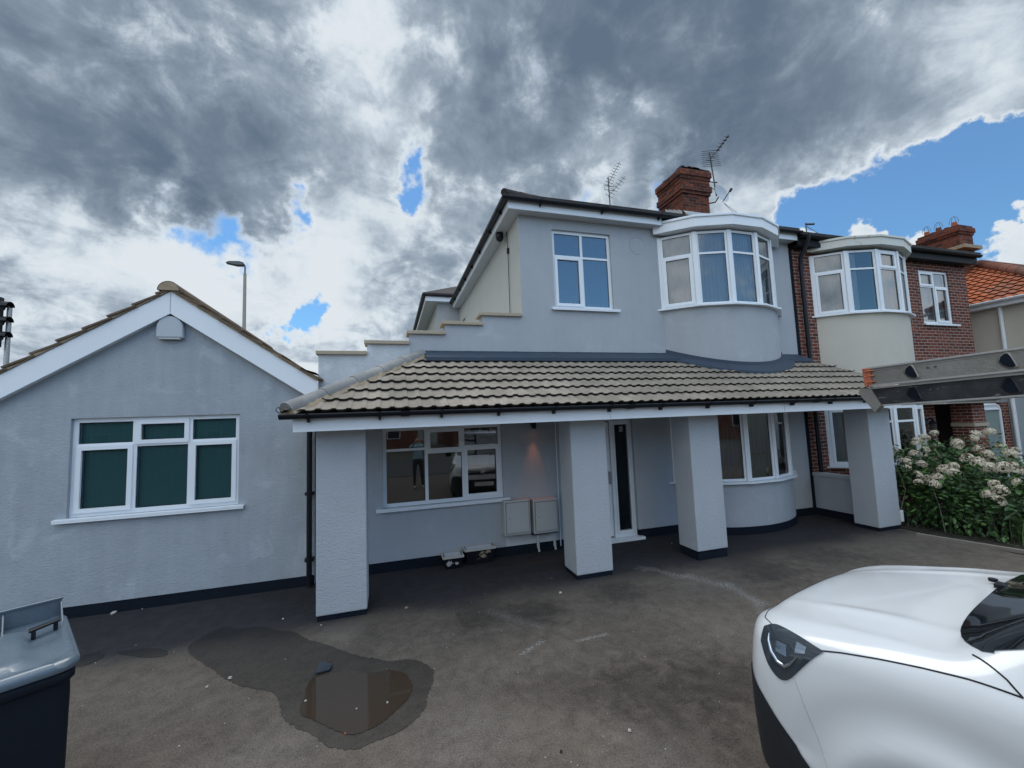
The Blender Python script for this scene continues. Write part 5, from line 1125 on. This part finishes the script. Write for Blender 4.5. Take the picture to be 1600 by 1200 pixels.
q = MB(); q.tube([(-.45, -.99, 1.225), (.15, -1.06, 1.29), (.5, -1.13, 1.33)], .008, 6); q.tube([(.15, -1.0, 1.25), (.62, -1.05, 1.25)], .008, 6); q.build('wipers', M['black'], V)
q = MB(); q.tube([(.30, -.86, 1.19), (.30, -.86, 1.205)], .02, 8); q.box(.20, .27, -.93, -.88, 1.185, 1.205); q.build('washer_jet', M['black'], V)
# front: grille bars, double-chevron badge, number plate
q = MB(); q.box(-.52, .52, .0, .006, .74, .80); q.box(-.50, .50, .0, .006, .82, .835); q.build('upper_grille', vdark, V)
q = MB(); q.box(-.62, .62, -.02, .008, .30, .60); q.build('lower_grille', vdark, V)
q = MB()
for z in (.765, .815): q.tube([(-.09, .012, z-.03), (0, .016, z+.02), (.09, .012, z-.03)], .010, 6)
q.build('chevron_badge', chrome, V)
q = MB(); q.box(-.26, .26, .009, .016, .42, .53); q.build('number_plate', mat('white_plate', (.7, .7, .68), .4), V)
q = MB(); 
for x in (-.55, .55): q.box(x-.02, x+.02, -4.0, -1.95, 1.86, 1.90)
for v in (2.2, 3.0, 3.8): q.box(-.62, .62, -v-.02, -v+.02, 1.98, 2.02); q.box(-.57, -.53, -v-.02, -v+.02, 1.88, 1.98); q.box(.53, .57, -v-.02, -v+.02, 1.88, 1.98)
q.build('roof_rack', M['steel_dark'], V)

# ------------------------------------------------------------------ ladder on the van rack (two stacked sections)
LD = thing('ladder', 'stacked extension ladder with an orange end cap reaching in from the right over the van', 'ladder', (2.34, 1.5, 2.2), rot=R(14))
def dhole(q, y, z, r):
    """dark hollow D-shaped rung end with a raised collar, on the rail face that looks to -x"""
    def D_(s, x): return [(x, y-s*r*c_[0]*.8, z+s*r*c_[1]*1.25) for c_ in [(-1.05, .05), (-.75, .6), (-.2, .95), (.25, 1.0), (.55, .6), (.85, -.15), (1.05, -.7), (.75, -.95), (.1, -.85), (-.65, -.5)]]
    a, b = D_(1.4, -.003), D_(1.05, -.007); q.grid([a+[a[0]], b+[b[0]]], 0, False); c_ = D_(1.0, -.0075); c2_ = D_(.9, .02)
    q.grid([c_+[c_[0]], c2_+[c2_[0]]], 0, False); 
    return D_(1.03, -.0078)
def section(z0, z1, off, m, name, tip):
    r = []
    for k, x in enumerate((0, .38)):
        q = MB(); x += off
        q.box(x, x+.004, -2.9, tip, z0+.008, z1-.008); q.box(x-.006, x+.026, -2.9, tip, z1-.010, z1); q.box(x-.006, x+.026, -2.9, tip, z0, z0+.010)
        q.box(x-.0025, x, -2.9, tip, (z0+z1)/2-.002+.03, (z0+z1)/2+.001+.03)
        o = q.build('rail', m, LD); r.append(o)
        fl = MB(); fl.box(x-.0085, x+.0, -2.9, tip-.001, z1-.0065, z1+.0008); fl.box(x-.0085, x+.0, -2.9, tip-.001, z0-.0008, z0+.0065); fl.build('rail_edge_highlight', M['metal'], o)  # paler metal strips paint the light caught along the flange edges
        if k == 0:
            for j in range(10):
                y = tip-.165-.30*j
                h = MB(); pts = dhole(h, y, (z0+z1)/2, .024); h.add([(p[0]+off, p[1], p[2]) for p in pts], [tuple(range(len(pts)))], 1)
                h.v = [(p[0]+(off if i < len(h.v)-len(pts) else 0), p[1], p[2]) for i, p in enumerate(h.v)]
                h.build('rung_end', [m, M['plinth']], o)
                if j == 0:
                    h = MB(); 
                    for dy in (-.06, -.085): h.tube([(x-.001, y+dy, (z0+z1)/2+.012), (x-.006, y+dy, (z0+z1)/2+.012)], .005, 8)
                    h.build('rivet', M['steel_dark'], o)
    q = MB()
    for j in range(10): y = tip-.165-.30*j; q.tube([(off+.004, y, (z0+z1)/2), (off+.38, y, (z0+z1)/2)], .015, 8)
    q.build('rung', m, LD)
def scuffed(t, b):
    p = pos(t); m_ = t.new('ShaderNodeMapping'); m_.inputs['Scale'].default_value = (6, 6, 30); t.put(m_.inputs[0], p)
    a = t.step(t.noise(m_.outputs[0], 2.2, 6, .7, .6), .60, .68); g = t.noise(p, 14, 5, .65)
    c = t.mix(t.step(g, .35, .7), (.018, .020, .026), (.045, .046, .050)); t.put(b.inputs['Base Color'], t.mix(t.math('MULTIPLY', a, .7), c, (.28, .27, .25)))
rail_dark = mat('blackened_aluminium', rough=.45, metal=.3, build=scuffed); rail_l = mat('weathered_aluminium', rough=.45, metal=.75, build=vary((.25, .235, .215), .35, 7, 60, .35))
section(2.297, 2.392, 0, rail_l, 'upper', 0)
section(2.195, 2.290, .03, rail_dark, 'lower', .01)
q = MB(); q.box(-.010, .03, -.015, .018, 2.300, 2.390); 
for z in (2.315, 2.345, 2.37): q.box(-.016, .03, -.03, .01, z, z+.006)
q.box(-.014, .03, .004, .012, 2.295, 2.39); q.build('end_cap', mat('faded_orange_plastic', rough=.6, build=vary((.40, .12, .06), .5, 14, 60)), LD, bevel=.004)
q = MB(); q.add([(.012, .0, 2.285), (.012, .045, 2.292), (.012, .055, 2.27), (.012, .0, 2.165), (.012, -.03, 2.20), (.07, .0, 2.285), (.07, .045, 2.292), (.07, .055, 2.27), (.07, .0, 2.165), (.07, -.03, 2.20)], [(0, 4, 3, 2, 1), (5, 6, 7, 8, 9), (0, 1, 6, 5), (1, 2, 7, 6), (2, 3, 8, 7), (3, 4, 9, 8), (4, 0, 5, 9)]); q.build('foot', rail_l, LD)
for o in bpy.data.objects:
    pass
LD.location = (2.34, 1.5, 2.2); LD.rotation_euler = (R(-2.2), 0, R(14))
for o in LD.children_recursive:
    if o.parent == LD: o.location.z = -2.2

# ------------------------------------------------------------------ what the windows reflect: photographer and the far side of the road
def person(loc, rot):
    J = {'pel': (0, 0, .96), 'wst': (0, 0, 1.10), 'chs': (0, .0, 1.32), 'nck': (0, 0, 1.50), 'hd0': (0, .01, 1.58), 'hd1': (0, .02, 1.68),
         'hl': (.10, 0, .90), 'kl': (.13, .02, .50), 'al': (.15, -.03, .09), 'tl': (.17, .13, .04), 'hr': (-.10, 0, .90), 'kr': (-.12, .02, .50), 'ar': (-.13, -.03, .09), 'tr': (-.15, .13, .04),
         'sl': (.19, 0, 1.43), 'el': (.27, .22, 1.38), 'wl': (.10, .40, 1.58), 'fl': (.06, .43, 1.66), 'sr': (-.19, 0, 1.43), 'er': (-.27, .22, 1.38), 'wr': (-.10, .40, 1.58), 'fr': (-.06, .43, 1.66)}
    Rr = {'pel': .15, 'wst': .135, 'chs': .155, 'nck': .06, 'hd0': .085, 'hd1': .095, 'hl': .095, 'kl': .062, 'al': .042, 'tl': .035, 'hr': .095, 'kr': .062, 'ar': .042, 'tr': .035, 'sl': .065, 'el': .045, 'wl': .03, 'fl': .03, 'sr': .065, 'er': .045, 'wr': .03, 'fr': .03}
    E_ = [('pel', 'wst'), ('wst', 'chs'), ('chs', 'nck'), ('nck', 'hd0'), ('hd0', 'hd1'), ('pel', 'hl'), ('hl', 'kl'), ('kl', 'al'), ('al', 'tl'), ('pel', 'hr'), ('hr', 'kr'), ('kr', 'ar'), ('ar', 'tr'), ('chs', 'sl'), ('sl', 'el'), ('el', 'wl'), ('wl', 'fl'), ('chs', 'sr'), ('sr', 'er'), ('er', 'wr'), ('wr', 'fr')]
    ks = list(J); me = bpy.data.meshes.new('person'); me.from_pydata([J[k] for k in ks], [(ks.index(a), ks.index(b)) for a, b in E_], [])
    o = bpy.data.objects.new('person', me); COL.objects.link(o); o.location = loc; o.rotation_euler = (0, 0, rot)
    m = o.modifiers.new('skin', 'SKIN'); m.use_smooth_shade = True
    for i, k in enumerate(ks): me.skin_vertices[0].data[i].radius = (Rr[k], Rr[k]*(.75 if k in ('pel', 'wst', 'chs') else 1))
    me.skin_vertices[0].data[0].use_root = True
    m = o.modifiers.new('sub', 'SUBSURF'); m.levels = 2; m.render_levels = 2
    def f(t, b):
        p = t.new('ShaderNodeTexCoord').outputs['Object']; s = t.new('ShaderNodeSeparateXYZ'); t.put(s.inputs[0], p)
        c = t.mix(t.step(s.outputs[2], .985, .99), (.045, .05, .06), (.30, .52, .62)); c = t.mix(t.step(s.outputs[2], 1.50, 1.505), c, (.42, .26, .19)); c = t.mix(t.step(s.outputs[2], .10, .09), c, (.5, .48, .45)); c = t.mix(t.step(s.outputs[2], 1.68, 1.70), c, (.04, .03, .025))
        t.put(b.inputs['Base Color'], c)
    me.materials.append(mat('clothing_and_skin', rough=.9, build=f))
    tag(o, 'person in pale blue top and dark trousers holding a phone, reflected in the porch window', 'person')
    return o
person((1.40, -1.0, 0), 0)
for i, (x, wd, c, lab) in enumerate(((-16, 11, 'brick', 'left red brick house across the road, seen only in reflections'), (-2, 12, 'brick', 'middle red brick house across the road, seen only in reflections'), (13, 12, 'brick', 'right red brick house across the road, seen only in reflections'), (28, 12, 'ncream', 'rightmost cream house across the road, seen only in reflections'))):
    h = thing('facing_house', lab, 'house', (x, -22, 0), group='houses across the road')
    q = MB(); q.box(x-wd/2, x+wd/2, -30, -22, 0, 5.4); q.build('wall', M[c], h)
    q = MB(); hiproof(q, x-wd/2-.3, x+wd/2+.3, -30.3, -21.7, 5.4, 35); q.build('roof', M['tile_brown'], h)
    for a in (-.3, .3):
        for z in (1.0, 3.6):
            q = MB(); q.box(x+a*wd-1, x+a*wd+1, -22, -21.95, z, z+1.3); f_ = q.build('window', M['upvc'], h)
            q = MB(); 
            for e in (-.94, .04): q.box(x+a*wd+e, x+a*wd+e+.9, -21.95, -21.94, z+.06, z+1.24)
            q.build('pane', vglass, f_)
